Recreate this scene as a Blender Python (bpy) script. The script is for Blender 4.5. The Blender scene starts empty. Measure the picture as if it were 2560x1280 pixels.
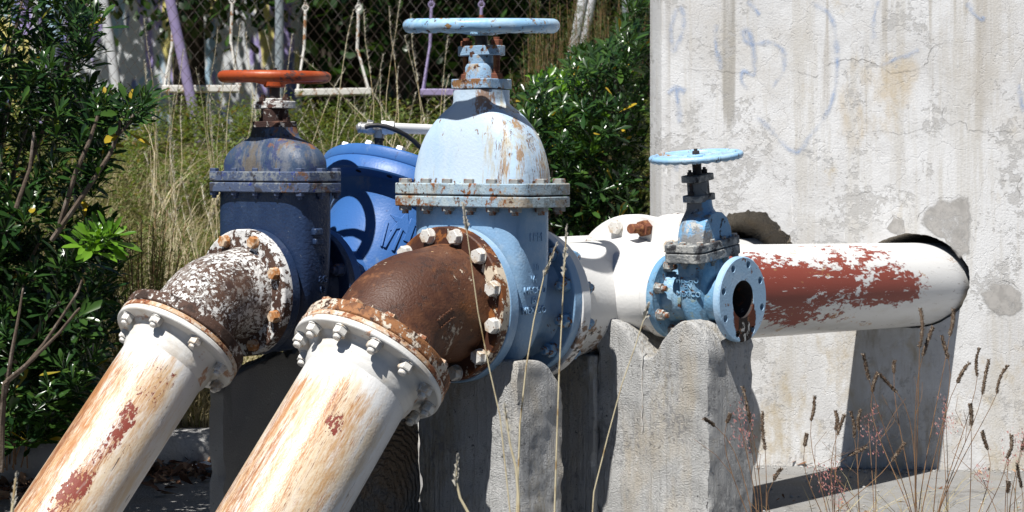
import bpy, bmesh, math, random
from math import sin, cos, pi, sqrt, atan2, radians
from mathutils import Matrix, Vector, noise

# ------------------------------------------------------------------ camera, sky, sun, exposure
scene = bpy.context.scene
COL = scene.collection
F = 5120.0          # focal length in photo pixels (2560 wide)
HZ = 400.0          # horizon row in the photo
CH = 1.084          # camera height above the concrete apron (m)
cam_d = bpy.data.cameras.new('camera')
cam_d.lens = 72.0; cam_d.sensor_width = 36.0
cam_d.shift_y = -(640.0 - HZ) / 2560.0
cam_d.clip_start = 0.05; cam_d.clip_end = 400
cam_d.dof.use_dof = True; cam_d.dof.focus_distance = 5.45; cam_d.dof.aperture_fstop = 10.0
cam = bpy.data.objects.new('camera', cam_d); COL.objects.link(cam)
cam.location = (0, 0, CH); cam.rotation_euler = (radians(90), 0, 0)
scene.camera = cam

SUN = Vector((0.57, 1.0, -2.0)).normalized()      # direction the light travels
w = bpy.data.worlds.new('World'); scene.world = w; w.use_nodes = True
nt = w.node_tree; bg = nt.nodes['Background']
sky = nt.nodes.new('ShaderNodeTexSky'); sky.sky_type = 'NISHITA'; sky.sun_disc = False
sky.sun_elevation = math.asin(-SUN.z); sky.sun_rotation = atan2(-SUN.x, -SUN.y)
sky.altitude = 2000; sky.air_density = 0.6; sky.dust_density = 0.2
nt.links.new(sky.outputs[0], bg.inputs[0]); bg.inputs[1].default_value = 0.05
sl = bpy.data.lights.new('sun', 'SUN'); sl.energy = 4.9; sl.angle = radians(0.5); sl.color = (1.0, 0.972, 0.925)
so = bpy.data.objects.new('sun', sl); COL.objects.link(so)
so.rotation_euler = SUN.to_track_quat('-Z', 'Y').to_euler(); so.location = (-3, -4, 9)
scene.view_settings.view_transform = 'Standard'; scene.view_settings.look = 'None'
scene.view_settings.exposure = 0.48; scene.view_settings.gamma = 1.0
scene.cycles.max_bounces = 6; scene.cycles.diffuse_bounces = 1; scene.cycles.transparent_max_bounces = 6

R = random.Random(7)
def pxw(px, py, D): return Vector(((px - 1280) * D / F, D, CH - (py - HZ) * D / F))

# ------------------------------------------------------------------ material helper
def mat(name, base, layers=(), rough=0.55, spec=0.4, grain=0.0, gs=250, metal=0.0, space='Object'):
    m = bpy.data.materials.new(name); m.use_nodes = True
    t = m.node_tree; N = t.nodes; L = t.links
    bs = N['Principled BSDF']; bs.inputs['Metallic'].default_value = metal
    if 'Specular IOR Level' in bs.inputs: bs.inputs['Specular IOR Level'].default_value = spec
    tc = N.new('ShaderNodeTexCoord'); src = tc.outputs[space]
    sep = N.new('ShaderNodeSeparateXYZ'); L.new(src, sep.inputs[0]); ax = {'x': sep.outputs[0], 'y': sep.outputs[1], 'z': sep.outputs[2]}
    def math_(op, a, b=None, c=None):
        n = N.new('ShaderNodeMath'); n.operation = op
        for i, v in enumerate((a, b, c)):
            if v is None: continue
            if isinstance(v, (int, float)): n.inputs[i].default_value = v
            else: L.new(v, n.inputs[i])
        return n.outputs[0]
    def ramp(v, a, b):
        n = N.new('ShaderNodeMapRange'); n.interpolation_type = 'SMOOTHSTEP'
        lo, hi, o0, o1 = (a, b, 0, 1) if a < b else (b, a, 1, 0)
        L.new(v, n.inputs[0]); n.inputs[1].default_value = lo; n.inputs[2].default_value = hi
        n.inputs[3].default_value = o0; n.inputs[4].default_value = o1
        return n.outputs[0]
    def region(r):
        if r[0] in 'xyz': return ramp(ax[r[0]], r[1], r[2])
        if r[0] == 'band':
            d = math_('ABSOLUTE', math_('SUBTRACT', ax[r[1]], r[2])); return ramp(d, r[3] * (r[4] if len(r) > 4 else 1.3), r[3] * 0.5)
        if r[0] == 'rad':
            s = math_('ADD', math_('MULTIPLY', ax[r[1][0]], ax[r[1][0]]), math_('MULTIPLY', ax[r[1][1]], ax[r[1][1]]))
            return ramp(math_('SQRT', s), r[2], r[3])
        if r[0] == 'ball':
            s = None
            for i, a in enumerate('xyz'):
                d = math_('DIVIDE', math_('SUBTRACT', ax[a], r[1][i]), r[2][i]); d = math_('MULTIPLY', d, d)
                s = d if s is None else math_('ADD', s, d)
            return ramp(math_('SQRT', s), 1.35, 0.6)
        if r[0] == 'nrm':      # how far the surface faces a direction, in object space
            g = N.new('ShaderNodeNewGeometry'); v = N.new('ShaderNodeVectorTransform'); v.vector_type = 'NORMAL'; v.convert_from = 'WORLD'; v.convert_to = 'OBJECT'
            L.new(g.outputs['Normal'], v.inputs[0]); d = N.new('ShaderNodeVectorMath'); d.operation = 'DOT_PRODUCT'; d.inputs[1].default_value = Vector(r[1]).normalized()
            L.new(v.outputs[0], d.inputs[0]); return ramp(d.outputs['Value'], r[2], r[3])
    col = N.new('ShaderNodeRGB'); col.outputs[0].default_value = (*base, 1); cur = col.outputs[0]
    rv = N.new('ShaderNodeValue'); rv.outputs[0].default_value = rough; rcur = rv.outputs[0]; h = None
    for i, l in enumerate(layers):
        mp = N.new('ShaderNodeMapping'); L.new(src, mp.inputs[0])
        mp.inputs['Location'].default_value = (l.get('seed', i * 3.7 + 1.3), i * 1.9, l.get('seed', i) * 0.7)
        st = l.get('st', (1, 1, 1)); mp.inputs['Scale'].default_value = st
        if 'rot' in l:
            mp.inputs['Rotation'].default_value = l['rot']
        if l.get('vor'):
            nz = N.new('ShaderNodeTexVoronoi'); nz.feature = 'DISTANCE_TO_EDGE'; nz.inputs['Scale'].default_value = l.get('s', 8); v = nz.outputs['Distance']
            wn = N.new('ShaderNodeTexNoise'); wn.inputs['Scale'].default_value = l.get('s', 8) * 1.5; wn.inputs['Detail'].default_value = 5; L.new(mp.outputs[0], wn.inputs['Vector'])
            vm = N.new('ShaderNodeVectorMath'); vm.operation = 'MULTIPLY_ADD'; L.new(wn.outputs['Color'], vm.inputs[0]); vm.inputs[1].default_value = (l['vor'],) * 3; L.new(mp.outputs[0], vm.inputs[2])
            L.new(vm.outputs[0], nz.inputs['Vector'])
        else:
            nz = N.new('ShaderNodeTexNoise'); nz.inputs['Scale'].default_value = l.get('s', 8)
            nz.inputs['Detail'].default_value = l.get('det', 7); nz.inputs['Roughness'].default_value = l.get('nr', 0.62)
            nz.inputs['Distortion'].default_value = l.get('dist', 0.3)
            L.new(mp.outputs[0], nz.inputs['Vector']); v = nz.outputs['Fac']
            if 's2' in l:      # a finer noise breaks up the edges of the coarse one
                n2 = N.new('ShaderNodeTexNoise'); n2.inputs['Scale'].default_value = l['s2']; n2.inputs['Detail'].default_value = 6; n2.inputs['Roughness'].default_value = 0.7
                L.new(mp.outputs[0], n2.inputs['Vector']); wq = l.get('w2', 0.5)
                v = math_('ADD', v, math_('MULTIPLY', math_('SUBTRACT', n2.outputs['Fac'], 0.5), wq))
        for r in l.get('reg', ()):
            g = region(r)
            v = math_('ADD', v, math_('MULTIPLY', math_('SUBTRACT', g, 1.0), l.get('k', 0.45)))
        f = ramp(v, l.get('lo', 0.5), l.get('hi', 0.56))
        fm = f
        for r in l.get('mul', ()): fm = math_('MULTIPLY', fm, region(r))
        fa = math_('MULTIPLY', fm, l.get('amt', 1.0))
        if 'c' in l:
            mx = N.new('ShaderNodeMix'); mx.data_type = 'RGBA'; mx.blend_type = l.get('mode', 'MIX')
            L.new(fa, mx.inputs['Factor']); L.new(cur, mx.inputs[6]); mx.inputs[7].default_value = (*l['c'], 1); cur = mx.outputs[2]
        if 'r' in l:
            mr = N.new('ShaderNodeMix'); L.new(fa, mr.inputs[0]); L.new(rcur, mr.inputs[2]); mr.inputs[3].default_value = l['r']; rcur = mr.outputs[0]
        if 'b' in l:
            hb = math_('MULTIPLY', fm, l['b']); h = hb if h is None else math_('ADD', h, hb)
    if grain:
        nz = N.new('ShaderNodeTexNoise'); nz.inputs['Scale'].default_value = gs; nz.inputs['Detail'].default_value = 4; L.new(src, nz.inputs['Vector'])
        hb = math_('MULTIPLY', nz.outputs['Fac'], grain); h = hb if h is None else math_('ADD', h, hb)
    L.new(cur, bs.inputs['Base Color']); L.new(rcur, bs.inputs['Roughness'])
    if h is not None:
        b = N.new('ShaderNodeBump'); b.inputs['Distance'].default_value = 1.0; b.inputs['Strength'].default_value = 1.0
        L.new(h, b.inputs['Height']); L.new(b.outputs[0], bs.inputs['Normal'])
    return m

def leaf_mat(name, cols, rough=0.32, spec=0.5, trans=0.25, tcol=None):
    m = bpy.data.materials.new(name); m.use_nodes = True
    t = m.node_tree; N = t.nodes; L = t.links; bs = N['Principled BSDF']
    g = N.new('ShaderNodeNewGeometry'); rp = N.new('ShaderNodeValToRGB'); L.new(g.outputs['Random Per Island'], rp.inputs[0])
    el = rp.color_ramp.elements
    el[0].position = cols[0][0]; el[0].color = (*cols[0][1], 1); el[1].position = cols[-1][0]; el[1].color = (*cols[-1][1], 1)
    for p, c in cols[1:-1]:
        e = el.new(p); e.color = (*c, 1)
    L.new(rp.outputs[0], bs.inputs['Base Color']); bs.inputs['Roughness'].default_value = rough; bs.inputs['Specular IOR Level'].default_value = spec
    if trans:
        tr = N.new('ShaderNodeBsdfTranslucent'); mc = N.new('ShaderNodeMix'); mc.data_type = 'RGBA'; mc.blend_type = 'MULTIPLY'; mc.inputs[0].default_value = 1
        L.new(rp.outputs[0], mc.inputs[6]); mc.inputs[7].default_value = (*(tcol or (1.6, 1.5, 0.5)), 1); L.new(mc.outputs[2], tr.inputs[0])
        ms = N.new('ShaderNodeMixShader'); ms.inputs[0].default_value = trans
        L.new(bs.outputs[0], ms.inputs[1]); L.new(tr.outputs[0], ms.inputs[2]); L.new(ms.outputs[0], N['Material Output'].inputs[0])
    return m

# ------------------------------------------------------------------ mesh helper
I4 = Matrix.Identity(4)
RZX = Matrix.Rotation(radians(90), 4, 'Y')     # z -> +x
RZMX = Matrix.Rotation(radians(-90), 4, 'Y')   # z -> -x
RZY = Matrix.Rotation(radians(-90), 4, 'X')    # z -> +y
RZMY = Matrix.Rotation(radians(90), 4, 'X')    # z -> -y
RZMZ = Matrix.Rotation(radians(180), 4, 'X')
T = Matrix.Translation
class MB:
    def __init__(s): s.v = []; s.f = []; s.mi = []; s.cur = 0
    def add(s, vs, fs, M=None):
        o = len(s.v)
        s.v += [tuple(M @ Vector(p)) for p in vs] if M is not None else [tuple(p) for p in vs]
        s.f += [tuple(i + o for i in f) for f in fs]; s.mi += [s.cur] * len(fs)
    def loft(s, rings, cap0=True, cap1=True, M=None, closed=True):
        n = len(rings[0]); vs = [p for r in rings for p in r]; fs = []
        for i in range(len(rings) - 1):
            for j in range(n if closed else n - 1):
                k = (j + 1) % n; fs.append((i * n + j, i * n + k, (i + 1) * n + k, (i + 1) * n + j))
        if cap0: fs.append(tuple(range(n - 1, -1, -1)))
        if cap1: fs.append(tuple(range((len(rings) - 1) * n, len(rings) * n)))
        s.add(vs, fs, M)
    def lathe(s, prof, n=48, M=None, cap0=True, cap1=True):
        s.loft([[(r * cos(2 * pi * i / n), r * sin(2 * pi * i / n), z) for i in range(n)] for r, z in prof], cap0, cap1, M)
    def ring(s, prof, n=48, M=None):     # closed profile (annulus)
        s.loft([[(r * cos(2 * pi * i / n), r * sin(2 * pi * i / n), z) for i in range(n)] for r, z in list(prof) + [prof[0]]], False, False, M)
    def cyl(s, r, z0, z1, n=24, M=None): s.lathe([(r, z0), (r, z1)], n, M)
    def box(s, x0, x1, y0, y1, z0, z1, M=None):
        s.loft([[(x0, y0, z), (x1, y0, z), (x1, y1, z), (x0, y1, z)] for z in (z0, z1)], M=M)
    def prism(s, poly, z0, z1, M=None): s.loft([[(x, y, z0) for x, y in poly], [(x, y, z1) for x, y in poly]], M=M)
    def tube(s, path, r, n=8, M=None, caps=True):
        P = [Vector(p) for p in path]; rr = r if isinstance(r, (list, tuple)) else [r] * len(P)
        rings = []; u = None
        for i, p in enumerate(P):
            t = (P[min(i + 1, len(P) - 1)] - P[max(i - 1, 0)]).normalized()
            if u is None: u = t.orthogonal().normalized()
            else: u = (u - t * u.dot(t)); u = u.normalized() if u.length > 1e-6 else t.orthogonal().normalized()
            b = t.cross(u)
            rings.append([p + (u * cos(2 * pi * k / n) + b * sin(2 * pi * k / n)) * rr[i] for k in range(n)])
        s.loft(rings, caps, caps, M)
    def mesh(s, name, mats, smooth=True, ang=38, fix=True):
        me = bpy.data.meshes.new(name); me.from_pydata(s.v, [], s.f)
        for m in (mats if isinstance(mats, (list, tuple)) else [mats]): me.materials.append(m)
        if any(s.mi): me.polygons.foreach_set('material_index', s.mi)
        if fix:
            b = bmesh.new(); b.from_mesh(me); bmesh.ops.recalc_face_normals(b, faces=b.faces); b.to_mesh(me); b.free()
        if smooth:
            me.polygons.foreach_set('use_smooth', [True] * len(me.polygons)); me.set_sharp_from_angle(angle=radians(ang))
        me.update(); return me
    def obj(s, name, mats, parent=None, bevel=0.0, M=None, **kw):
        return link(name, s.mesh(name, mats, **kw), parent, bevel, M)
def link(name, me, parent=None, bevel=0.0, M=None):
    o = bpy.data.objects.new(name, me); COL.objects.link(o)
    if parent is not None: o.parent = parent
    if M is not None: o.matrix_basis = M
    if bevel:
        b = o.modifiers.new('bevel', 'BEVEL'); b.width = bevel; b.segments = 2; b.limit_method = 'ANGLE'; b.angle_limit = radians(40)
    return o
def tag(o, label, cat=None, group=None, kind=None):
    if label: o['label'] = label
    if cat: o['category'] = cat
    if group: o['group'] = group
    if kind: o['kind'] = kind
    return o
def thing(name, label, cat, M, group=None):
    o = bpy.data.objects.new(name, None); COL.objects.link(o); o.matrix_world = M; o.empty_display_size = 0.1
    return tag(o, label, cat, group)
def superring(a, b, z, n=3.0, k=48, cx=0, cy=0):   # a = half size along y, b = along x
    out = []
    for i in range(k):
        t = 2 * pi * i / k; c, s_ = cos(t), sin(t)
        out.append((cx + b * math.copysign(abs(c) ** (2 / n), c), cy + a * math.copysign(abs(s_) ** (2 / n), s_), z))
    return out
def bool_cut(o, cutters, transfer=True):
    for c in cutters:
        m = o.modifiers.new('cut', 'BOOLEAN'); m.operation = 'DIFFERENCE'; m.object = c; m.solver = 'EXACT'
        if transfer: m.material_mode = 'TRANSFER'
    bpy.context.view_layer.update()
    dg = bpy.context.evaluated_depsgraph_get()
    me = bpy.data.meshes.new_from_object(o.evaluated_get(dg)); o.modifiers.clear(); old = o.data; o.data = me
    for c in cutters: bpy.data.objects.remove(c)
    return o
def hexa(af, h, n=6):     # hex head / nut standing on z = 0
    r = af / 2 / cos(pi / 6)
    return [[(q * cos(2 * pi * i / 6), q * sin(2 * pi * i / 6), z) for i in range(6)] for q, z in ((r, 0), (r, h * 0.86), (r * 0.9, h))]
def bolt_mesh(name, m, af, h, stud=0, sr=0.009, washer=True):
    b = MB(); z = 0
    if washer: b.cyl(af * 0.62, 0, 0.003, 20); z = 0.003
    b.loft([[(x, y, q + z) for x, y, q in r] for r in hexa(af, h)])
    if stud: b.lathe([(sr, h + z - 0.001), (sr, h + z + stud - 0.002), (sr * 0.8, h + z + stud)], 14)
    return b.mesh(name, m, ang=25)
def bolts(parent, me, Rc, n, Mf, phase=0.5, name='bolt', skip=(), rnd=R):
    for i in range(n):
        if i in skip: continue
        a = 2 * pi * (i + phase) / n
        link(name, me, parent, 0, Mf @ Matrix.Rotation(a, 4, 'Z') @ T((Rc, 0, 0)) @ Matrix.Rotation(rnd.uniform(0, pi), 4, 'Z'))
def flange(parent, Ro, th, M, m, ri=0.0, name='flange', raised=0.0, bev=0.003, n=64):
    b = MB()
    if ri: b.ring([(ri, 0), (ri, th), (Ro, th), (Ro, 0)], n, M)
    else: b.cyl(Ro, 0, th, n, M)
    return b.obj(name, m, parent, bev)
def text(name, s_, size, m, parent, M, ext=0.0016, align='CENTER'):
    cu = bpy.data.curves.new(name, 'FONT'); cu.body = s_; cu.size = size; cu.extrude = ext; cu.align_x = align; cu.align_y = 'CENTER'; cu.bevel_depth = 0.0004; cu.resolution_u = 3
    t = bpy.data.objects.new(name, cu); COL.objects.link(t); bpy.context.view_layer.update()
    me = bpy.data.meshes.new_from_object(t.evaluated_get(bpy.context.evaluated_depsgraph_get())); bpy.data.objects.remove(t)
    me.materials.clear(); me.materials.append(m)
    return link(name, me, parent, 0, M)

# pipe lines: local x runs towards the tank, local y to the back left, z up
A = radians(50)
RL = Matrix.Rotation(A, 4, 'Z')
def PM(t): return Vector((-0.178 + 0.643 * t, 5.3 + 0.766 * t, CH - 0.3727 - 0.026 * t))
def PL(t): return Vector((-0.732 + 0.643 * t, 5.52 + 0.766 * t, CH - 0.358))


# ------------------------------------------------------------------ materials
RUST = (0.10, 0.038, 0.016); ORANGE_RUST = (0.36, 0.13, 0.035); PRIMER = (0.22, 0.042, 0.026)
sky_blue = mat('sky_blue_paint', (0.24, 0.40, 0.59), [
    dict(c=(0.40, 0.53, 0.66), s=6, s2=40, lo=0.43, hi=0.65, amt=0.65),
    dict(c=(0.13, 0.25, 0.42), s=16, st=(1.5, 1.5, 0.25), lo=0.55, hi=0.7, amt=0.5),
    dict(c=(0.18, 0.10, 0.05), s=22, lo=0.66, hi=0.70, amt=0.9, b=-0.0006)], 0.42, 0.4, grain=0.0011, gs=170)
chalk_blue = mat('chalky_blue_paint', (0.46, 0.61, 0.77), [
    dict(c=(0.60, 0.70, 0.79), s=7, st=(1, 1, 0.5), lo=0.42, hi=0.62, amt=0.7),
    dict(c=(0.30, 0.46, 0.63), s=12, st=(1, 1, 0.35), lo=0.56, hi=0.7, amt=0.4),
    dict(c=(0.50, 0.44, 0.30), s=5, st=(4, 4, 0.35), s2=30, w2=0.6, lo=0.46, hi=0.66, amt=0.8, reg=[('y', -0.02, -0.12)], k=0.2),
    dict(c=(0.34, 0.19, 0.07), s=5, st=(6, 6, 0.3), s2=35, w2=0.7, lo=0.52, hi=0.64, amt=0.85, reg=[('y', -0.02, -0.14)], k=0.2, r=0.75),
    dict(c=(0.17, 0.08, 0.035), s=6, st=(8, 8, 0.35), s2=50, w2=0.8, lo=0.60, hi=0.66, amt=0.9, reg=[('y', 0.02, -0.14)], k=0.14, b=-0.0004, r=0.8),
    dict(c=(0.20, 0.09, 0.035), s=20, s2=70, w2=0.8, lo=0.52, hi=0.58, reg=[('z', 0.342, 0.318)], k=0.3, b=-0.0005, r=0.85),
    dict(c=(0.27, 0.13, 0.05), s=9, st=(1, 1, 0.6), s2=60, w2=0.6, lo=0.48, hi=0.56, amt=0.85, reg=[('z', 0.40, 0.52), ('y', 0.02, -0.05)], k=0.3, r=0.8),
    dict(c=(0.24, 0.12, 0.05), s=45, st=(1, 1, 0.5), s2=120, lo=0.69, hi=0.73, b=-0.0003)], 0.45, 0.35, grain=0.0009, gs=120)
plate_blue = mat('weathered_plate_paint', (0.30, 0.41, 0.50), [
    dict(c=(0.44, 0.52, 0.54), s=9, s2=60, lo=0.45, hi=0.6, amt=0.75),
    dict(c=(0.19, 0.22, 0.21), s=20, s2=90, w2=0.8, lo=0.53, hi=0.64, amt=0.75),
    dict(c=(0.36, 0.27, 0.17), s=7, s2=50, w2=0.7, lo=0.50, hi=0.64, amt=0.75),
    dict(c=(0.22, 0.09, 0.035), s=8, s2=60, w2=0.9, lo=0.55, hi=0.64, r=0.85),
    dict(c=(0.10, 0.05, 0.03), s=34, s2=120, w2=0.7, lo=0.62, hi=0.67, b=-0.0006, r=0.9)], 0.6, 0.3, grain=0.0012, gs=200)
wheel_blue = mat('chipped_wheel_paint', (0.27, 0.48, 0.70), [
    dict(c=(0.46, 0.60, 0.70), s=10, s2=50, lo=0.46, hi=0.62, amt=0.6),
    dict(c=(0.30, 0.18, 0.08), s=11, s2=60, w2=0.9, lo=0.61, hi=0.66, b=-0.0006, r=0.85),
    dict(c=(0.10, 0.05, 0.03), s=40, s2=140, w2=0.8, lo=0.635, hi=0.66, b=-0.0006, r=0.9)], 0.4, 0.4, grain=0.0008, gs=110)
rusty_blue = mat('rusty_blue_iron', (0.26, 0.40, 0.56), [
    dict(c=(0.45, 0.55, 0.62), s=10, s2=60, lo=0.48, hi=0.58, amt=0.7),
    dict(c=(0.24, 0.12, 0.05), s=9, s2=60, w2=0.9, lo=0.50, hi=0.60, r=0.85, b=-0.0004),
    dict(c=(0.38, 0.27, 0.14), s=26, s2=90, lo=0.57, hi=0.68, amt=0.7),
    dict(c=(0.07, 0.03, 0.016), s=36, lo=0.57, hi=0.62, r=0.9)], 0.6, 0.3, grain=0.0014, gs=220)
small_blue = mat('mid_blue_paint', (0.15, 0.32, 0.50), [
    dict(c=(0.33, 0.48, 0.60), s=9, s2=50, lo=0.46, hi=0.62, amt=0.65),
    dict(c=(0.10, 0.15, 0.20), s=14, st=(1.5, 1.5, 0.4), s2=60, lo=0.54, hi=0.66, amt=0.7),
    dict(c=(0.30, 0.33, 0.20), s=34, lo=0.56, hi=0.64, amt=0.6, reg=[('band', 'z', -0.02, 0.07)], k=0.2),
    dict(c=(0.16, 0.07, 0.03), s=30, lo=0.62, hi=0.66, r=0.85, b=-0.0005)], 0.42, 0.4, grain=0.0016, gs=160)
flange_blue = mat('pale_flange_paint', (0.33, 0.52, 0.71), [
    dict(c=(0.46, 0.60, 0.74), s=8, lo=0.45, hi=0.6, amt=0.6),
    dict(c=(0.12, 0.035, 0.018), s=12, s2=60, lo=0.32, hi=0.42, r=0.9, reg=[('ball', (-0.12, 0.0, -0.048), (0.4, 0.064, 0.085))], k=0.75),
    dict(c=(0.02, 0.014, 0.012), s=14, st=(1, 1, 0.5), s2=70, lo=0.34, hi=0.46, r=0.9, reg=[('ball', (-0.12, 0.0, -0.080), (0.4, 0.042, 0.085))], k=0.75),
    dict(c=(0.50, 0.50, 0.48), s=60, st=(1, 1, 0.5), lo=0.52, hi=0.58, b=0.0008, reg=[('ball', (-0.12, 0.0, -0.095), (0.4, 0.040, 0.06))], k=0.5),
    dict(c=(0.20, 0.09, 0.04), s=26, s2=90, lo=0.62, hi=0.66, r=0.85)], 0.45, 0.4, grain=0.0011, gs=150)
lichen_grey = mat('lichen_grey_iron', (0.20, 0.21, 0.215), [
    dict(c=(0.42, 0.42, 0.40), s=32, lo=0.48, hi=0.58, b=0.0007),
    dict(c=(0.05, 0.05, 0.055), s=22, lo=0.53, hi=0.62, r=0.8),
    dict(c=(0.17, 0.34, 0.55), s=7, lo=0.55, hi=0.6, amt=0.9)], 0.75, 0.25, grain=0.0022, gs=180)
dome_mix = mat('half_lichen_blue', (0.17, 0.37, 0.60), [
    dict(c=(0.28, 0.45, 0.62), s=8, lo=0.45, hi=0.6, amt=0.5),
    dict(c=(0.25, 0.25, 0.25), s=15, lo=0.40, hi=0.50, r=0.8, reg=[('y', 0.005, 0.03)], k=0.4, b=0.0006),
    dict(c=(0.48, 0.48, 0.46), s=42, lo=0.55, hi=0.62, r=0.85, reg=[('y', 0.0, 0.03)], k=0.3, b=0.0006),
    dict(c=(0.05, 0.05, 0.055), s=30, lo=0.57, hi=0.63, r=0.85)], 0.5, 0.35, grain=0.002, gs=170)
dark_iron = mat('dark_greasy_iron', (0.035, 0.03, 0.03), [
    dict(c=(0.16, 0.06, 0.03), s=26, lo=0.54, hi=0.62, r=0.85),
    dict(c=(0.2, 0.2, 0.2), s=50, lo=0.62, hi=0.68)], 0.6, 0.35, grain=0.001, gs=220)
navy = mat('navy_paint', (0.015, 0.032, 0.082), [
    dict(c=(0.038, 0.064, 0.125), s=9, st=(1, 1, 0.6), lo=0.48, hi=0.66, amt=0.5),
    dict(c=(0.16, 0.18, 0.22), s=60, lo=0.66, hi=0.70, amt=0.7),
    dict(c=(0.02, 0.03, 0.08), s=18, lo=0.56, hi=0.68, amt=0.5)], 0.36, 0.45, grain=0.0022, gs=120)
navy_dusty_neck_shade = mat('dusty_navy_paint_neck_shade', (0.045, 0.075, 0.135), [
    dict(c=(0.19, 0.20, 0.225), s=9, st=(1.6, 1.6, 0.5), s2=60, lo=0.43, hi=0.62, amt=0.75),
    dict(c=(0.16, 0.13, 0.09), s=9, st=(2, 2, 0.5), s2=60, lo=0.50, hi=0.64, amt=0.75),
    dict(c=(0.20, 0.09, 0.04), s=18, lo=0.52, hi=0.60, reg=[('z', 0.335, 0.40), ('y', 0.03, -0.06)], k=0.3, r=0.8),
    dict(c=(0.03, 0.05, 0.14), s=15, s2=60, lo=0.56, hi=0.62, amt=0.8),
    dict(c=(0.022, 0.018, 0.018), s=12, s2=60, lo=0.44, hi=0.54, amt=0.95, reg=[('z', 0.410, 0.424)], k=0.35)], 0.5, 0.35, grain=0.0012, gs=180)  # last layer puts the handwheel's shadow on the neck into the colour
navy_plate = mat('worn_navy_plate', (0.075, 0.10, 0.17), [
    dict(c=(0.24, 0.26, 0.27), s=12, s2=70, w2=0.9, lo=0.48, hi=0.62, amt=0.8),
    dict(c=(0.05, 0.05, 0.06), s=30, lo=0.54, hi=0.62),
    dict(c=(0.14, 0.07, 0.035), s=8, s2=60, lo=0.50, hi=0.60, reg=[('y', 0.0, -0.14)], k=0.25, r=0.85),
    dict(c=(0.03, 0.05, 0.22), s=26, lo=0.60, hi=0.64)], 0.6, 0.3, grain=0.0016, gs=200)
lichen_white = mat('white_crusted_iron', (0.55, 0.54, 0.52), [
    dict(c=(0.10, 0.05, 0.04), s=34, lo=0.50, hi=0.56, b=-0.0012, r=0.9),
    dict(c=(0.70, 0.70, 0.69), s=70, lo=0.55, hi=0.62, b=0.0006)], 0.85, 0.2, grain=0.002, gs=260)
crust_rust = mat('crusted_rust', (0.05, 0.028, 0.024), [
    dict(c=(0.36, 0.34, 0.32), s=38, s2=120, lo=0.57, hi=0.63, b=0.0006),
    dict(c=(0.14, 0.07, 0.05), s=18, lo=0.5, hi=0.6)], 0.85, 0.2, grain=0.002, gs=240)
orange = mat('orange_wheel_paint', (0.36, 0.062, 0.016), [
    dict(c=(0.47, 0.11, 0.03), s=9, lo=0.5, hi=0.65, amt=0.5),
    dict(c=(0.12, 0.05, 0.04), s=14, st=(1, 1, 1.4), s2=80, w2=0.9, lo=0.60, hi=0.65, b=-0.0006, r=0.7),
    dict(c=(0.05, 0.04, 0.05), s=55, lo=0.63, hi=0.67)], 0.42, 0.4, grain=0.0008, gs=120)
bright_blue = mat('bright_blue_enamel', (0.042, 0.14, 0.40), [
    dict(c=(0.065, 0.18, 0.44), s=5, lo=0.45, hi=0.65, amt=0.6),
    dict(c=(0.20, 0.27, 0.36), s=7, st=(1, 1, 0.6), s2=50, lo=0.55, hi=0.68, amt=0.5),
    dict(c=(0.03, 0.06, 0.18), s=60, s2=160, lo=0.66, hi=0.70, amt=0.8)], 0.42, 0.4, grain=0.0005, gs=150)
brown_rust = mat('brown_rust', (0.075, 0.030, 0.017), [
    dict(c=(0.155, 0.066, 0.032), s=5, s2=40, w2=0.3, lo=0.44, hi=0.64, amt=0.85),
    dict(c=(0.20, 0.075, 0.022), s=5, lo=0.55, hi=0.68, amt=0.7),
    dict(c=(0.03, 0.014, 0.011), s=18, lo=0.56, hi=0.66, amt=0.6),
    dict(c=(0.62, 0.52, 0.40), s=13, st=(1, 1, 0.55), s2=70, w2=0.5, lo=0.665, hi=0.675, b=0.0010, r=0.5),
    dict(c=(0.58, 0.38, 0.2), s=40, lo=0.70, hi=0.71, b=0.0005),
    dict(c=(0.24, 0.10, 0.04), s=4, s2=30, w2=0.8, lo=0.56, hi=0.70, amt=0.7, r=0.7, seed=17),
    dict(c=(0.035, 0.018, 0.013), s=9, s2=60, w2=1.0, lo=0.58, hi=0.68, amt=0.7, b=-0.0004, seed=27)], 0.52, 0.4, grain=0.0018, gs=170)
brown_flange = mat('brown_flange_rust', (0.07, 0.027, 0.016), [
    dict(c=(0.20, 0.07, 0.02), s=9, lo=0.46, hi=0.58, reg=[('rad', 'yz', 0.165, 0.20)], k=0.2),
    dict(c=(0.27, 0.10, 0.03), s=20, lo=0.58, hi=0.64),
    dict(c=(0.65, 0.55, 0.42), s=12, st=(1, 1, 0.8), lo=0.525, hi=0.54, b=0.0014, r=0.5, s2=60, w2=0.5, reg=[('y', 0.04, -0.08), ('rad', 'yz', 0.15, 0.172)], k=0.2),
    dict(c=(0.70, 0.66, 0.58), s=26, lo=0.645, hi=0.655, b=0.0008)], 0.55, 0.35, grain=0.001, gs=160)
peel = mat('peeling_white_on_rust', (0.095, 0.053, 0.037), [
    dict(c=(0.055, 0.03, 0.023), s=20, lo=0.5, hi=0.6),
    dict(c=(0.30, 0.27, 0.245), s=9, s2=70, w2=1.2, lo=0.46, hi=0.60, amt=0.7),
    dict(c=(0.68, 0.67, 0.65), s=5, s2=95, w2=1.7, lo=0.535, hi=0.575, b=0.0006, r=0.5, reg=[('y', 0.13, -0.03)], k=0.16),
    dict(c=(0.68, 0.67, 0.65), s=5, s2=40, w2=1.1, lo=0.63, hi=0.66, b=0.0006, r=0.5, seed=9)], 0.7, 0.3, grain=0.0014, gs=220)
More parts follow.
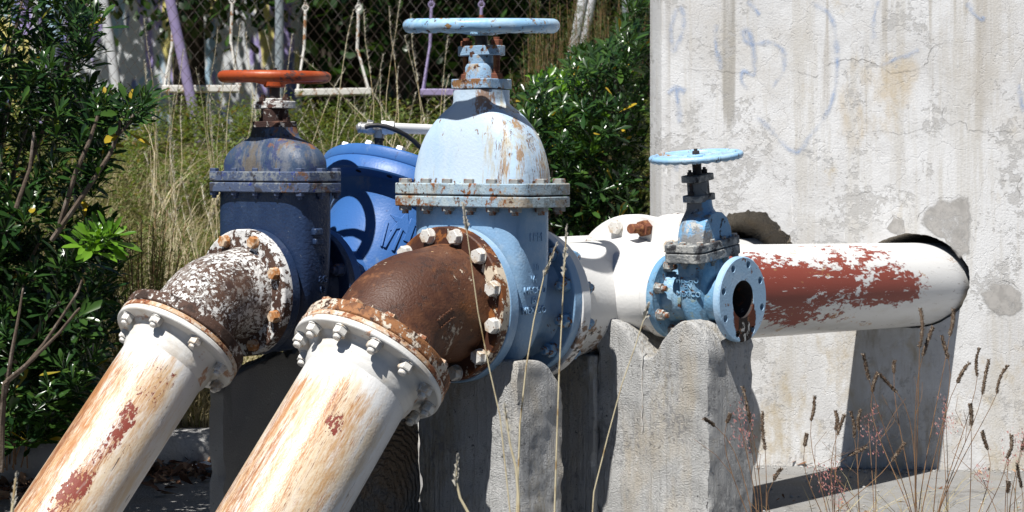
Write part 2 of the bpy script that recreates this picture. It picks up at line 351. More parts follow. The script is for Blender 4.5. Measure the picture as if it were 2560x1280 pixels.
peel_brown = mat('rim_peeling_brown', (0.09, 0.05, 0.036), [
    dict(c=(0.60, 0.58, 0.55), s=18, s2=90, w2=1.2, lo=0.58, hi=0.62, b=0.0006, r=0.5),
    dict(c=(0.045, 0.028, 0.022), s=20, lo=0.52, hi=0.6)], 0.75, 0.3, grain=0.0016, gs=220)
peel_face = mat('peeling_flange_face', (0.095, 0.053, 0.038), [
    dict(c=(0.06, 0.032, 0.024), s=20, lo=0.5, hi=0.6),
    dict(c=(0.70, 0.69, 0.67), s=12, s2=60, w2=0.9, lo=0.48, hi=0.50, b=0.0010, r=0.5, reg=[('y', -0.20, 0.04)], k=0.12),
    dict(c=(0.70, 0.69, 0.67), s=16, s2=60, w2=0.7, lo=0.48, hi=0.50, b=0.0010, r=0.5, reg=[('rad', 'yz', 0.150, 0.166)], k=0.2),
    dict(c=(0.05, 0.03, 0.025), s=14, s2=50, lo=0.5, hi=0.55, reg=[('z', -0.05, -0.17)], k=0.3)], 0.7, 0.3, grain=0.0014, gs=220)
def pipe_mat(name, ry, seed, prim):
    L_ = [dict(c=(0.66, 0.52, 0.34), s=4, st=(3, 3, 0.6), s2=30, w2=0.6, lo=0.26, hi=0.58, amt=0.85, reg=[('x', -0.07, 0.03), ('z', 0.06, 0.2)], k=0.25, seed=seed),
          dict(c=(0.50, 0.28, 0.115), s=5, st=(3.5, 3.5, 0.5), s2=70, w2=0.8, lo=0.36, hi=0.64, amt=0.85, reg=[('x', -0.04, 0.06), ('z', 0.07, 0.2)], k=0.22, seed=seed + 2),
          dict(c=(0.40, 0.16, 0.05), s=4, st=(5, 5, 0.5), s2=70, w2=0.9, lo=0.45, hi=0.62, amt=0.85, reg=[('x', 0.0, 0.08), ('z', 0.07, 0.2)], k=0.2, seed=seed + 4),
          dict(c=(0.22, 0.08, 0.035), s=5, st=(6, 6, 0.5), s2=80, w2=1.0, lo=0.53, hi=0.66, amt=0.85, reg=[('x', 0.03, 0.10), ('z', 0.07, 0.2)], k=0.15, seed=seed + 5)]
    for (y, wy, z0, wz) in prim:
        L_.append(dict(c=PRIMER, s=12, st=(1.2, 1.2, 0.7), s2=110, w2=1.0, lo=0.52, hi=0.545, b=-0.0005, r=0.6, reg=[('band', 'y', y, wy), ('x', -0.01, 0.02), ('band', 'z', z0, wz)], k=0.22, seed=seed + 8))
    L_ += [dict(c=(0.07, 0.05, 0.045), s=46, st=(2, 2, 0.16), lo=0.655, hi=0.68, amt=0.85, seed=seed + 9),
           dict(c=(0.5, 0.47, 0.42), s=18, st=(1.5, 1.5, 0.4), lo=0.62, hi=0.7, amt=0.5)]
    return mat(name, (0.76, 0.755, 0.745), L_, 0.38, 0.45, grain=0.0007, gs=180)
pipe_left_m = pipe_mat('rusty_white_pipe', 0, 11.0, [(-0.094, 0.024, 0.175, 0.062), (-0.088, 0.016, 0.34, 0.12), (-0.078, 0.024, 0.62, 0.18)])
pipe_main_m = pipe_mat('streaked_white_pipe', 0, 31.0, [(-0.102, 0.016, 0.26, 0.035)])
white_flange = mat('white_flange_paint', (0.72, 0.71, 0.68), [
    dict(c=(0.55, 0.45, 0.33), s=9, lo=0.52, hi=0.66, amt=0.5),
    dict(c=(0.40, 0.17, 0.06), s=12, lo=0.60, hi=0.66, amt=0.8, r=0.8)], 0.42, 0.4, grain=0.0006, gs=150)
rust_seam = mat('rust_seam', (0.15, 0.062, 0.028), [
    dict(c=(0.34, 0.15, 0.06), s=9, s2=60, w2=0.9, lo=0.46, hi=0.60, amt=0.8),
    dict(c=(0.62, 0.54, 0.44), s=8, s2=55, w2=1.0, lo=0.53, hi=0.57, b=0.0006, r=0.5),
    dict(c=(0.05, 0.025, 0.018), s=30, s2=100, lo=0.58, hi=0.64)], 0.7, 0.3, grain=0.0012, gs=200)
rust_rim = mat('rust_rim', (0.66, 0.60, 0.52), [
    dict(c=(0.50, 0.27, 0.12), s=9, s2=60, w2=0.8, lo=0.40, hi=0.60, amt=0.85),
    dict(c=(0.27, 0.10, 0.045), s=10, s2=70, w2=0.9, lo=0.50, hi=0.60, r=0.85, b=-0.0004),
    dict(c=(0.10, 0.04, 0.025), s=20, s2=90, w2=0.8, lo=0.60, hi=0.66, r=0.85)], 0.6, 0.3, grain=0.001, gs=180)
tee_white = mat('tee_white_paint', (0.78, 0.77, 0.75), [
    dict(c=(0.60, 0.55, 0.48), s=8, lo=0.58, hi=0.7, amt=0.5),
    dict(c=(0.24, 0.13, 0.06), s=13, lo=0.50, hi=0.60, amt=0.9, r=0.85, s2=60, reg=[('z', 0.01, -0.09), ('y', 0.03, -0.10)], k=0.3),
    dict(c=(0.04, 0.032, 0.026), s=42, lo=0.56, hi=0.62, reg=[('z', 0.0, -0.10)], k=0.2)], 0.35, 0.45, grain=0.0006, gs=120)
big_pipe_m = mat('red_and_white_pipe', (0.74, 0.735, 0.72), [
    dict(c=(0.55, 0.51, 0.45), s=6, st=(2, 2, 0.5), lo=0.5, hi=0.68, amt=0.5, reg=[('x', 0.02, -0.10)], k=0.1),
    dict(c=(0.26, 0.048, 0.028), s=5, st=(1.5, 1.5, 0.6), s2=45, w2=0.55, lo=0.385, hi=0.405, b=-0.0004, r=0.55,
         reg=[('band', 'x', 0.034, 0.108, 1.3), ('z', 1.62, 1.2), ('y', -0.06, 0.03)], k=0.28, seed=4.2),
    dict(c=(0.74, 0.73, 0.71), s=30, st=(1.6, 1.6, 0.25), s2=120, w2=0.5, lo=0.625, hi=0.64, b=0.0004, seed=8),
    dict(c=(0.10, 0.03, 0.02), s=40, st=(1.5, 1.5, 0.22), lo=0.67, hi=0.69, amt=0.8, seed=5),
    dict(c=(0.12, 0.11, 0.10), s=34, st=(1.5, 1.5, 0.25), lo=0.65, hi=0.69, amt=0.7, reg=[('x', 0.0, -0.06)], k=0.2, seed=6),
    dict(c=(0.45, 0.25, 0.10), s=5, st=(2, 2, 1), s2=40, lo=0.66, hi=0.69, amt=0.7)], 0.34, 0.45, grain=0.0004, gs=150)
bolt_white = mat('white_painted_bolt', (0.66, 0.64, 0.60), [
    dict(c=(0.46, 0.34, 0.22), s=36, s2=120, lo=0.50, hi=0.62, amt=0.75), dict(c=(0.2, 0.08, 0.03), s=60, lo=0.62, hi=0.68)], 0.45, 0.4, grain=0.0006, gs=300)
bolt_rust = mat('rusty_bolt', (0.42, 0.19, 0.07), [
    dict(c=(0.62, 0.47, 0.33), s=50, lo=0.48, hi=0.58), dict(c=(0.17, 0.06, 0.025), s=40, lo=0.54, hi=0.62)], 0.75, 0.3, grain=0.001, gs=300)
stud_rust = mat('bare_rusty_stud', (0.17, 0.06, 0.035), [dict(c=(0.32, 0.14, 0.06), s=60, lo=0.5, hi=0.6)], 0.8, 0.3, grain=0.001, gs=300)
bolt_blue = mat('blue_painted_bolt', (0.17, 0.33, 0.52), [
    dict(c=(0.40, 0.42, 0.40), s=40, lo=0.52, hi=0.6, amt=0.7), dict(c=(0.2, 0.09, 0.04), s=50, lo=0.56, hi=0.62)], 0.55, 0.35, grain=0.0008, gs=300)
bolt_grey = mat('grey_weathered_bolt', (0.30, 0.31, 0.30), [
    dict(c=(0.24, 0.10, 0.05), s=45, lo=0.5, hi=0.58), dict(c=(0.5, 0.5, 0.47), s=60, lo=0.57, hi=0.63)], 0.6, 0.35, grain=0.001, gs=300)
bolt_navy = mat('navy_bolt', (0.06, 0.085, 0.16), [dict(c=(0.22, 0.13, 0.1), s=50, lo=0.55, hi=0.62)], 0.55, 0.35)
steel = mat('zinc_steel', (0.45, 0.45, 0.45), [dict(c=(0.18, 0.17, 0.16), s=40, lo=0.52, hi=0.62)], 0.45, 0.5, metal=0.6)
rubber = mat('black_rubber', (0.018, 0.018, 0.02), [], 0.5, 0.4)
gasket_m = mat('black_gasket', (0.012, 0.011, 0.011), [], 0.8, 0.2)
pvc = mat('white_pvc', (0.78, 0.78, 0.77), [dict(c=(0.5, 0.47, 0.42), s=14, lo=0.6, hi=0.7, amt=0.5)], 0.35, 0.45)
def concrete(name, base, ochre=0.5, grain=0.0035, gs=110, extra=(), rough=0.9):
    return mat(name, base, [
        dict(c=tuple(x * 0.78 for x in base), s=3.5, lo=0.44, hi=0.64, amt=0.7),
        dict(c=(base[0] * 0.95, base[1] * 0.83, base[2] * 0.66), s=3, st=(1.6, 1.6, 0.5), lo=0.50, hi=0.66, amt=ochre),
        dict(c=tuple(x * 0.55 for x in base), s=7, st=(1.5, 1.5, 0.4), lo=0.60, hi=0.70, amt=0.6),
        dict(c=tuple(min(0.8, x * 1.35) for x in base), s=30, lo=0.60, hi=0.68, amt=0.5, b=0.0006),
        dict(c=tuple(x * 0.4 for x in base), s=75, lo=0.67, hi=0.70, amt=0.7, b=-0.0018), *extra], rough, 0.2, grain=grain, gs=gs)
pier_c = concrete('pier_concrete', (0.49, 0.488, 0.478), 0.75, 0.0046, 260, extra=[dict(c=(0.33, 0.29, 0.22), s=2.6, st=(1.6, 1.6, 0.6), s2=45, w2=0.6, lo=0.50, hi=0.68, amt=0.75, seed=14), dict(c=(0.24, 0.24, 0.24), s=5, s2=60, w2=0.9, lo=0.58, hi=0.66, amt=0.65, seed=22), dict(s=30, st=(1.6, 1.6, 0.06), lo=0.42, hi=0.62, b=0.0022, seed=3), dict(c=(0.10, 0.10, 0.10), s=55, s2=140, lo=0.68, hi=0.72, b=-0.004, seed=31), dict(c=(0.14, 0.14, 0.14), s=3, st=(1.6, 1.6, 0.5), s2=50, w2=0.7, lo=0.58, hi=0.76, amt=0.45), dict(c=(0.2, 0.19, 0.18), s=130, lo=0.63, hi=0.68, amt=0.6, b=-0.003)])
slab_c = concrete('grey_slab_concrete', (0.30, 0.30, 0.295), 0.2, 0.002, 200)
kerb_c = concrete('kerb_concrete', (0.40, 0.395, 0.385), 0.3, 0.004, 70)
apron_c = concrete('apron_concrete', (0.26, 0.257, 0.25), 0.35, 0.005, 110, extra=[dict(c=(0.12, 0.115, 0.11), s=5, s2=40, lo=0.58, hi=0.70, amt=0.6), dict(c=(0.45, 0.44, 0.42), s=90, lo=0.60, hi=0.66, b=0.001)])
hole_c = concrete('broken_hole_concrete', (0.27, 0.24, 0.20), 0.7, 0.016, 60)
dark_void = mat('dark_tank_inside', (0.03, 0.028, 0.025), [], 0.9, 0.1)
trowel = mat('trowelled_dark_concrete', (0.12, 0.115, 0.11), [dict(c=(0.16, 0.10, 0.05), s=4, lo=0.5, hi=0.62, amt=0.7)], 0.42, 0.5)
def _trowel():
    t = trowel.node_tree; N = t.nodes; L = t.links
    tc = N.new('ShaderNodeTexCoord'); wv = N.new('ShaderNodeTexWave'); wv.wave_type = 'RINGS'; wv.rings_direction = 'SPHERICAL'
    mp = N.new('ShaderNodeMapping'); mp.inputs['Location'].default_value = (0.10, 0, -0.20); L.new(tc.outputs['Object'], mp.inputs[0]); L.new(mp.outputs[0], wv.inputs[0])
    wv.inputs['Scale'].default_value = 26; wv.inputs['Distortion'].default_value = 5; wv.inputs['Detail'].default_value = 4; wv.inputs['Detail Scale'].default_value = 2.2
    b = N.new('ShaderNodeBump'); b.inputs['Distance'].default_value = 0.006; b.inputs['Strength'].default_value = 1; L.new(wv.outputs[1], b.inputs['Height'])
    L.new(b.outputs[0], N['Principled BSDF'].inputs['Normal'])
_trowel()
wx = lambda px: (px - 1280) * 7.22 / F          # photo column -> x on the tank wall
wz = lambda py: CH - (py - HZ) * 7.22 / F
tank_m = mat('old_white_render', (0.58, 0.575, 0.57), [
    dict(c=(0.69, 0.69, 0.69), s=2.6, s2=20, lo=0.40, hi=0.62, amt=0.85),
    dict(c=(0.51, 0.485, 0.44), s=4.5, st=(3.2, 3.2, 0.2), s2=30, lo=0.46, hi=0.66, amt=0.6),
    dict(c=(0.38, 0.345, 0.29), s=5, st=(3.5, 3.5, 0.10), lo=0.56, hi=0.68, amt=0.6, reg=[('z', 0.9, 1.5)], k=0.1),
    dict(c=(0.30, 0.28, 0.245), s=6, st=(2, 2, 0.15), lo=0.30, hi=0.52, amt=0.75, reg=[('band', 'x', wx(1828), 0.028, 1.3), ('z', 1.05, 1.30)], k=0.45),
    dict(c=(0.36, 0.32, 0.26), s=6, st=(2, 2, 0.15), lo=0.34, hi=0.6, amt=0.6, reg=[('band', 'x', wx(2455), 0.05, 1.5), ('z', 0.95, 1.3)], k=0.4),
    dict(c=(0.34, 0.31, 0.27), s=6, st=(2, 2, 0.15), lo=0.32, hi=0.6, amt=0.5, reg=[('band', 'x', 0.56, 0.012, 1.6)], k=0.4),
    dict(c=(0.47, 0.36, 0.20), s=5, st=(1, 1, 0.5), lo=0.46, hi=0.64, amt=0.6, reg=[('band', 'x', wx(2200), 0.18, 1.6), ('band', 'z', wz(250), 0.22, 1.7)], k=0.3),
    dict(c=(0.42, 0.33, 0.19), s=5, st=(1, 1, 0.6), s2=30, lo=0.42, hi=0.64, amt=0.6, reg=[('z', 0.70, 0.15)], k=0.2),
    dict(c=(0.30, 0.25, 0.18), s=4, st=(1.5, 1.5, 0.4), s2=40, lo=0.46, hi=0.66, amt=0.65, reg=[('band', 'x', wx(2250), 0.16, 1.4), ('z', 0.75, 0.45)], k=0.25),
    dict(c=(0.47, 0.43, 0.37), s=1.6, s2=14, lo=0.50, hi=0.68, amt=0.3),
    dict(c=(0.42, 0.41, 0.395), s=5, s2=45, w2=0.8, lo=0.60, hi=0.64, amt=0.7, b=-0.0005),
    dict(c=(0.36, 0.36, 0.36), s=11, s2=50, w2=0.9, nr=0.7, lo=0.54, hi=0.60, amt=0.7, reg=[('ball', (wx(2050), 7.4, wz(385)), (0.10, 1, 0.09))], k=0.4),
    dict(c=(0.72, 0.71, 0.70), s=36, st=(1.5, 1.5, 0.22), lo=0.68, hi=0.70, amt=0.9),
    dict(c=(0.16, 0.15, 0.14), s=5.5, vor=0.22, lo=0.012, hi=0.002, amt=0.0, b=-0.0006)], 0.85, 0.2, grain=0.0016, gs=150)
patch_m = concrete('bare_render_patch', (0.40, 0.39, 0.375), 0.35, 0.002, 170)
chip_m = mat('raised_plaster_lip', (0.62, 0.61, 0.59), [dict(c=(0.4, 0.38, 0.35), s=30, lo=0.5, hi=0.6)], 0.9, 0.2, grain=0.004, gs=120)
def chalk_mat():
    m = mat('blue_spray_line', (0.36, 0.50, 0.78), [dict(c=(0.50, 0.58, 0.74), s=20, lo=0.45, hi=0.6)], 0.8, 0.2)
    t = m.node_tree; N = t.nodes; L = t.links; bs = N['Principled BSDF']
    n = N.new('ShaderNodeTexNoise'); n.inputs['Scale'].default_value = 16; n.inputs['Detail'].default_value = 9; n.inputs['Roughness'].default_value = 0.75
    tc = N.new('ShaderNodeTexCoord'); L.new(tc.outputs['Object'], n.inputs['Vector'])
    at = N.new('ShaderNodeAttribute'); at.attribute_name = 'edge'
    mr = N.new('ShaderNodeMapRange'); mr.interpolation_type = 'SMOOTHSTEP'; L.new(n.outputs['Fac'], mr.inputs[0]); mr.inputs[1].default_value = 0.36; mr.inputs[2].default_value = 0.66
    mr.inputs[3].default_value = 0.02; mr.inputs[4].default_value = 0.6
    mu = N.new('ShaderNodeMath'); mu.operation = 'MULTIPLY'; L.new(mr.outputs[0], mu.inputs[0]); L.new(at.outputs['Fac'], mu.inputs[1])
    L.new(mu.outputs[0], bs.inputs['Alpha']); return m
spray_m = chalk_mat()
def faded(name, base, lo, hi, mx):
    m = chalk_mat(); m.name = name; t = m.node_tree
    for n in t.nodes:
        if n.type == 'RGB': n.outputs[0].default_value = (*base, 1)
        if n.type == 'MIX': n.inputs[7].default_value = (*[x * 0.8 for x in base], 1)
        if n.type == 'MAP_RANGE' and abs(n.inputs[3].default_value - 0.02) < 1e-4: n.inputs[1].default_value = lo; n.inputs[2].default_value = hi; n.inputs[4].default_value = mx
    return m
crack_m = faded('crack_shadow_line', (0.13, 0.12, 0.11), 0.36, 0.60, 1.0)
bare_m = faded('bare_render', (0.47, 0.45, 0.425), 0.30, 0.55, 0.9)
grass_soil = mat('dry_bank_soil', (0.16, 0.13, 0.08), [dict(c=(0.09, 0.10, 0.035), s=2, lo=0.42, hi=0.58), dict(c=(0.30, 0.26, 0.17), s=9, lo=0.52, hi=0.64, amt=0.8)], 0.95, 0.1, grain=0.01, gs=40)
leaf_glossy = leaf_mat('glossy_leaf', [(0.0, (0.010, 0.030, 0.010)), (0.35, (0.018, 0.052, 0.013)), (0.75, (0.035, 0.085, 0.018)), (0.988, (0.06, 0.12, 0.02)), (0.993, (0.42, 0.30, 0.03))], 0.26, 0.5, 0.16)
leaf_young = leaf_mat('young_leaf', [(0.0, (0.06, 0.16, 0.012)), (0.5, (0.11, 0.25, 0.02)), (1.0, (0.16, 0.32, 0.03))], 0.3, 0.5, 0.3)
leaf_tree = leaf_mat('tree_leaf', [(0.0, (0.012, 0.028, 0.010)), (0.6, (0.025, 0.06, 0.014)), (1.0, (0.05, 0.11, 0.02))], 0.35, 0.45, 0.2)
leaf_weed = leaf_mat('weed_leaf', [(0.0, (0.06, 0.10, 0.025)), (0.5, (0.12, 0.17, 0.045)), (0.85, (0.19, 0.24, 0.08)), (1.0, (0.22, 0.14, 0.09))], 0.55, 0.3, 0.3)
leaf_tall = leaf_mat('tall_weed_leaf', [(0.0, (0.05, 0.075, 0.03)), (0.6, (0.09, 0.12, 0.05)), (1.0, (0.15, 0.17, 0.08))], 0.6, 0.3, 0.25)
blade_green = leaf_mat('grass_blade', [(0.0, (0.07, 0.12, 0.02)), (0.5, (0.15, 0.20, 0.045)), (1.0, (0.30, 0.31, 0.10))], 0.5, 0.3, 0.3)
blade_dry = leaf_mat('dry_blade', [(0.0, (0.30, 0.24, 0.12)), (0.5, (0.42, 0.36, 0.20)), (1.0, (0.55, 0.48, 0.30))], 0.6, 0.3, 0.25, (1.1, 1.0, 0.8))
stalk_m = mat('straw_stalk', (0.60, 0.52, 0.34), [dict(c=(0.35, 0.24, 0.11), s=20, lo=0.5, hi=0.65)], 0.6, 0.3)
fluff_m = mat('pale_seed_fluff', (0.52, 0.49, 0.42), [], 0.8, 0.2)
head_brown = mat('brown_seed_head', (0.15, 0.105, 0.075), [dict(c=(0.32, 0.26, 0.20), s=160, lo=0.5, hi=0.6)], 0.9, 0.1, grain=0.004, gs=400)
stem_brown = mat('brown_weed_stem', (0.24, 0.14, 0.075), [dict(c=(0.12, 0.07, 0.05), s=25, lo=0.5, hi=0.65)], 0.7, 0.2)
pink_m = mat('pink_grass_fuzz', (0.36, 0.15, 0.14), [dict(c=(0.42, 0.27, 0.24), s=30, lo=0.5, hi=0.6)], 0.8, 0.2)
bark = mat('bush_bark', (0.12, 0.09, 0.068), [dict(c=(0.22, 0.18, 0.15), s=30, st=(1, 1, 0.4), lo=0.5, hi=0.62), dict(c=(0.07, 0.05, 0.04), s=40, lo=0.58, hi=0.66)], 0.85, 0.2, grain=0.002, gs=180)
bark_dark = mat('tree_bark', (0.05, 0.04, 0.032), [dict(c=(0.09, 0.075, 0.06), s=12, st=(1, 1, 0.3), lo=0.5, hi=0.62)], 0.9, 0.15, grain=0.006, gs=40)
wire_m = mat('rusty_wire', (0.06, 0.04, 0.032), [dict(c=(0.15, 0.13, 0.12), s=6, lo=0.5, hi=0.6)], 0.7, 0.3)
post_m = mat('galvanised_post', (0.33, 0.37, 0.40), [dict(c=(0.22, 0.25, 0.27), s=9, lo=0.5, hi=0.65)], 0.5, 0.4, metal=0.3)
purple_m = mat('lilac_paint', (0.30, 0.25, 0.42), [dict(c=(0.28, 0.23, 0.42), s=7, lo=0.5, hi=0.62, amt=0.7), dict(c=(0.3, 0.2, 0.16), s=25, lo=0.66, hi=0.7)], 0.5, 0.35)
swing_white = mat('chipped_white_paint', (0.66, 0.64, 0.60), [dict(c=(0.34, 0.17, 0.08), s=20, lo=0.55, hi=0.61, r=0.85)], 0.55, 0.3)
swing_pale = mat('grey_white_paint', (0.55, 0.56, 0.58), [dict(c=(0.3, 0.3, 0.28), s=14, lo=0.55, hi=0.65)], 0.55, 0.3)
mural_m = mat('mural_paint', (0.62, 0.64, 0.66), [
    dict(c=(0.16, 0.20, 0.42), s=1.3, st=(2.4, 1, 0.6), det=3, lo=0.49, hi=0.53),
    dict(c=(0.36, 0.30, 0.58), s=1.5, st=(2.6, 1, 0.5), det=3, lo=0.53, hi=0.57, seed=9),
    dict(c=(0.70, 0.62, 0.22), s=1.2, st=(3.2, 1, 0.5), det=3, lo=0.56, hi=0.60, seed=21),
    dict(c=(0.35, 0.50, 0.62), s=1.9, st=(2.4, 1, 0.6), det=3, lo=0.57, hi=0.61, seed=33),
    dict(c=(0.78, 0.78, 0.76), s=1.7, st=(2.6, 1, 0.45), det=4, lo=0.56, hi=0.60, seed=45)], 0.7, 0.25)
litter_m = leaf_mat('dead_leaf', [(0.0, (0.10, 0.045, 0.025)), (0.5, (0.22, 0.11, 0.06)), (1.0, (0.42, 0.28, 0.18))], 0.7, 0.25, 0)
paper_m = mat('crumpled_white_paper', (0.74, 0.74, 0.74), [], 0.7, 0.2, grain=0.004, gs=90)

# ------------------------------------------------------------------ setting: ground, kerb, bank, tank, fence, swings, mural
def kerb_y(x):
    if x < -1.18: return 7.28 + (x + 1.18) * 0.87
    if x < -0.7: return 7.28 + (x + 1.18) * 0.35
    return 7.448 + (x + 0.7) * 0.05
def bank_z(x, y):
    d = y - kerb_y(x)
    z = 0.10 + 0.172 * max(0.0, min(d, 6.3))
    if d > 0.15: z += 0.05 * noise.noise(Vector((x * 0.9, y * 0.9, 0))) * min(1, d) + 0.025 * noise.noise(Vector((x * 3, y * 3, 4)))
    return z
b = MB(); b.add([(-150, -60, 0), (150, -60, 0), (150, 250, 0), (-150, 250, 0)], [(0, 1, 2, 3)])
tag(b.obj('ground', apron_c, smooth=False, fix=False), None, kind='structure')
b = MB(); b.add([(-150, -60, 0.004), (150, -60, 0.004), (150, 4.9, 0.004), (-150, 4.9, 0.004)], [(0, 1, 2, 3)])  # unseen dark sheet added before the frame to cut light bounced off the ground
tag(b.obj('bounce_cut_sheet', mat('bounce_cut_dark', (0.055, 0.054, 0.053), [dict(c=(0.10, 0.10, 0.10), s=40, lo=0.5, hi=0.65)], 0.9, 0.2, grain=0.004, gs=120), smooth=False, fix=False), None, kind='structure')
b = MB(); xs = [-40, -25, -15] + [-10 + 0.2 * i for i in range(101)] + [15, 25, 40]; ds = [0.10 + 0.12 * i for i in range(60)] + [8, 10, 14, 20, 40, 80]
vs = []
for x in xs:
    for d in ds:
        y = kerb_y(max(-6, min(x, 3))) + d; vs.append((x, y, bank_z(max(-6, min(x, 3)), y)))
n = len(ds); b.add(vs, [(i * n + j, (i + 1) * n + j, (i + 1) * n + j + 1, i * n + j + 1) for i in range(len(xs) - 1) for j in range(n - 1)])
tag(b.obj('bank_terrain', grass_soil, fix=False), None, kind='structure')
# kerb
b = MB(); rings = []
x = -5.0
while x < 0.47:
    y = kerb_y(x); t = Vector((0.1, kerb_y(x + 0.1) - y, 0)).normalized(); nn = Vector((t.y, -t.x, 0)); j = 0.006 * noise.noise(Vector((x * 7, 0, 3)))
    pr = [(0.10, -0.1), (0.105, 0.05), (0.09, 0.09 + j), (0.05, 0.115 + j), (-0.06, 0.122 + j), (-0.075, -0.1)]
    rings.append([tuple(Vector((x, y, q)) + nn * o) for o, q in pr]); x += 0.06
b.loft(rings); tag(b.obj('kerb', kerb_c), None, kind='structure')

# concrete tank
TC = Vector((2.2, 13.13, 0)); TR = 6.0
def wall_y(x): return TC.y - sqrt(TR * TR - (x - TC.x) ** 2)
def on_wall(px, py, off=0.0):
    x, y = 1.0, 7.3
    for _ in range(12):
        x = (px - 1280) * y / F; y = wall_y(max(0.5, x))
    nrm = (Vector((x, y, 0)) - TC).normalized()
    return Vector((x, y, CH - (py - HZ) * y / F)) + nrm * off
poly = [(1.05, 11.5), (0.503, 7.46), (0.538, wall_y(0.538) + 0.004)]
xx = 0.60
while xx < 6.6: poly.append((xx, wall_y(xx))); xx += 0.12
poly += [(7.6, 11.5)]
b = MB()
b.loft([[(x, y, z) for x, y in poly] for z in [-0.3, 3.6]])
tank = b.obj('water_tank', [tank_m, hole_c], ang=30)
tag(tank, 'tall pale concrete tank wall with cracked render and faint blue spray lines', 'tank')
def hole_cutter(c, r, L_, M, seed, jag, slope=0.5, squash=1.0):
    b = MB(); n = 110; rings = []
    for k, z in enumerate((-0.45, -0.05, 0.0, 0.06, 0.14, L_)):
        rings.append([])
        for i in range(n):
            a = 2 * pi * i / n
            q = r * (1 + jag * (noise.noise(Vector((cos(a) * 3, sin(a) * 3, seed + z * 3))) + 0.6 * noise.noise(Vector((cos(a) * 9, sin(a) * 9, seed + z * 6))) + 0.45 * noise.noise(Vector((cos(a) * 24, sin(a) * 24, seed + z * 20)))))
            q *= 1.0 - max(-0.06, min(0.16, z)) * slope
            rings[-1].append((q * cos(a), q * sin(a) * squash, z))
    b.loft(rings); return b.obj('cutter', [hole_c], None, 0, T(c) @ M)
e = PM(2.43); e2 = Vector((on_wall(1885, 640).x, on_wall(1885, 640).y, on_wall(1885, 632).z))
tank = bool_cut(tank, [hole_cutter(e + Vector((0.012, 0, 0.012)), 0.168, 0.5, RL @ RZX, 3, 0.03), hole_cutter(e2 + Vector((-0.045, 0, -0.02)), 0.170, 0.30, RZY, 11, 0.10, 3.4)])
tank.data.set_sharp_from_angle(angle=radians(30))

def strip(pts, wid, name, m, off, taper=True, seed=0, smooth=3, jit=0.0):
    P = [Vector((a, b_, 0)) for a, b_ in pts]
    for _ in range(smooth):
        Q = [P[0]]
        for i in range(len(P) - 1): Q += [P[i] * 0.75 + P[i + 1] * 0.25, P[i] * 0.25 + P[i + 1] * 0.75]
        Q.append(P[-1]); P = Q
    if jit:
        Q = []
        for i in range(len(P) - 1):
            k = max(1, int((P[i + 1] - P[i]).length / 4))
            for j in range(k): Q.append(P[i].lerp(P[i + 1], j / k))
        P = [p + Vector((noise.noise(Vector((p.x * 0.08, p.y * 0.08, seed))), noise.noise(Vector((p.x * 0.08, p.y * 0.08, seed + 9))), 0)) * jit + Vector((noise.noise(Vector((p.x * 0.3, p.y * 0.3, seed))), noise.noise(Vector((p.x * 0.3, p.y * 0.3, seed + 5))), 0)) * jit * 0.5 for p in Q]
    b = MB(); vs = []; eg = []; fs = []
    for i, p in enumerate(P):
        t = (P[min(i + 1, len(P) - 1)] - P[max(i - 1, 0)]).normalized(); n_ = Vector((-t.y, t.x, 0))
        f = min(1.0, 6 * min(i, len(P) - 1 - i) / len(P) + 0.15) if taper else 1.0
        wd = wid * (0.8 + 0.5 * noise.noise(Vector((p.x * 0.03, p.y * 0.03, seed + 2)))) * (f if jit else 1)
        for k, o in enumerate((-0.5, 0, 0.5)):
            q = p + n_ * wd * o; vs.append(on_wall(q.x, q.y, off)); eg.append((1.0 if k == 1 else 0.0) * f)
    for i in range(len(P) - 1):
        for k in range(2): fs.append((i * 3 + k, i * 3 + k + 1, i * 3 + k + 4, i * 3 + k + 3))
    b.add(vs, fs); me = b.mesh(name, m, fix=False)
    at = me.attributes.new('edge', 'FLOAT', 'POINT'); at.data.foreach_set('value', eg)
    return link(name, me, tank)
SPRAY = [[(2020, 2), (2052, 20), (2075, 32), (2088, 70), (2093, 140), (2092, 200), (2082, 250), (2060, 300), (2030, 335), (2000, 378), (1988, 384), (1960, 362), (1940, 342), (1915, 310), (1890, 292)],
         [(1885, 110), (1862, 105), (1855, 75), (1868, 72), (1880, 100), (1886, 140), (1888, 190), (1876, 185), (1855, 175), (1852, 205), (1870, 222)],
         [(1880, 112), (1920, 104), (1950, 115), (1964, 140), (1958, 180), (1940, 205), (1932, 220)],
         [(1692, 20), (1678, 60), (1676, 110), (1683, 132), (1702, 100), (1712, 50), (1705, 22), (1694, 20)],
         [(1790, 60), (1788, 110), (1795, 145), (1802, 175)], [(1868, 2), (1886, 20), (1900, 38)],
         [(2195, 0), (2186, 40), (2182, 70), (2185, 98)], [(2200, 165), (2240, 146), (2275, 138), (2298, 124)],
         [(2420, 5), (2428, 30), (2455, 52), (2460, 40)], [(1690, 210), (1698, 280), (1700, 310)], [(1670, 235), (1688, 215), (1715, 230)], [(2548, 210), (2555, 260), (2560, 280)], [(1690, 430), (1695, 400), (1700, 410)]]
for i, p in enumerate(SPRAY): strip(p, 22, 'spray_line', spray_m, 0.0016, seed=i)
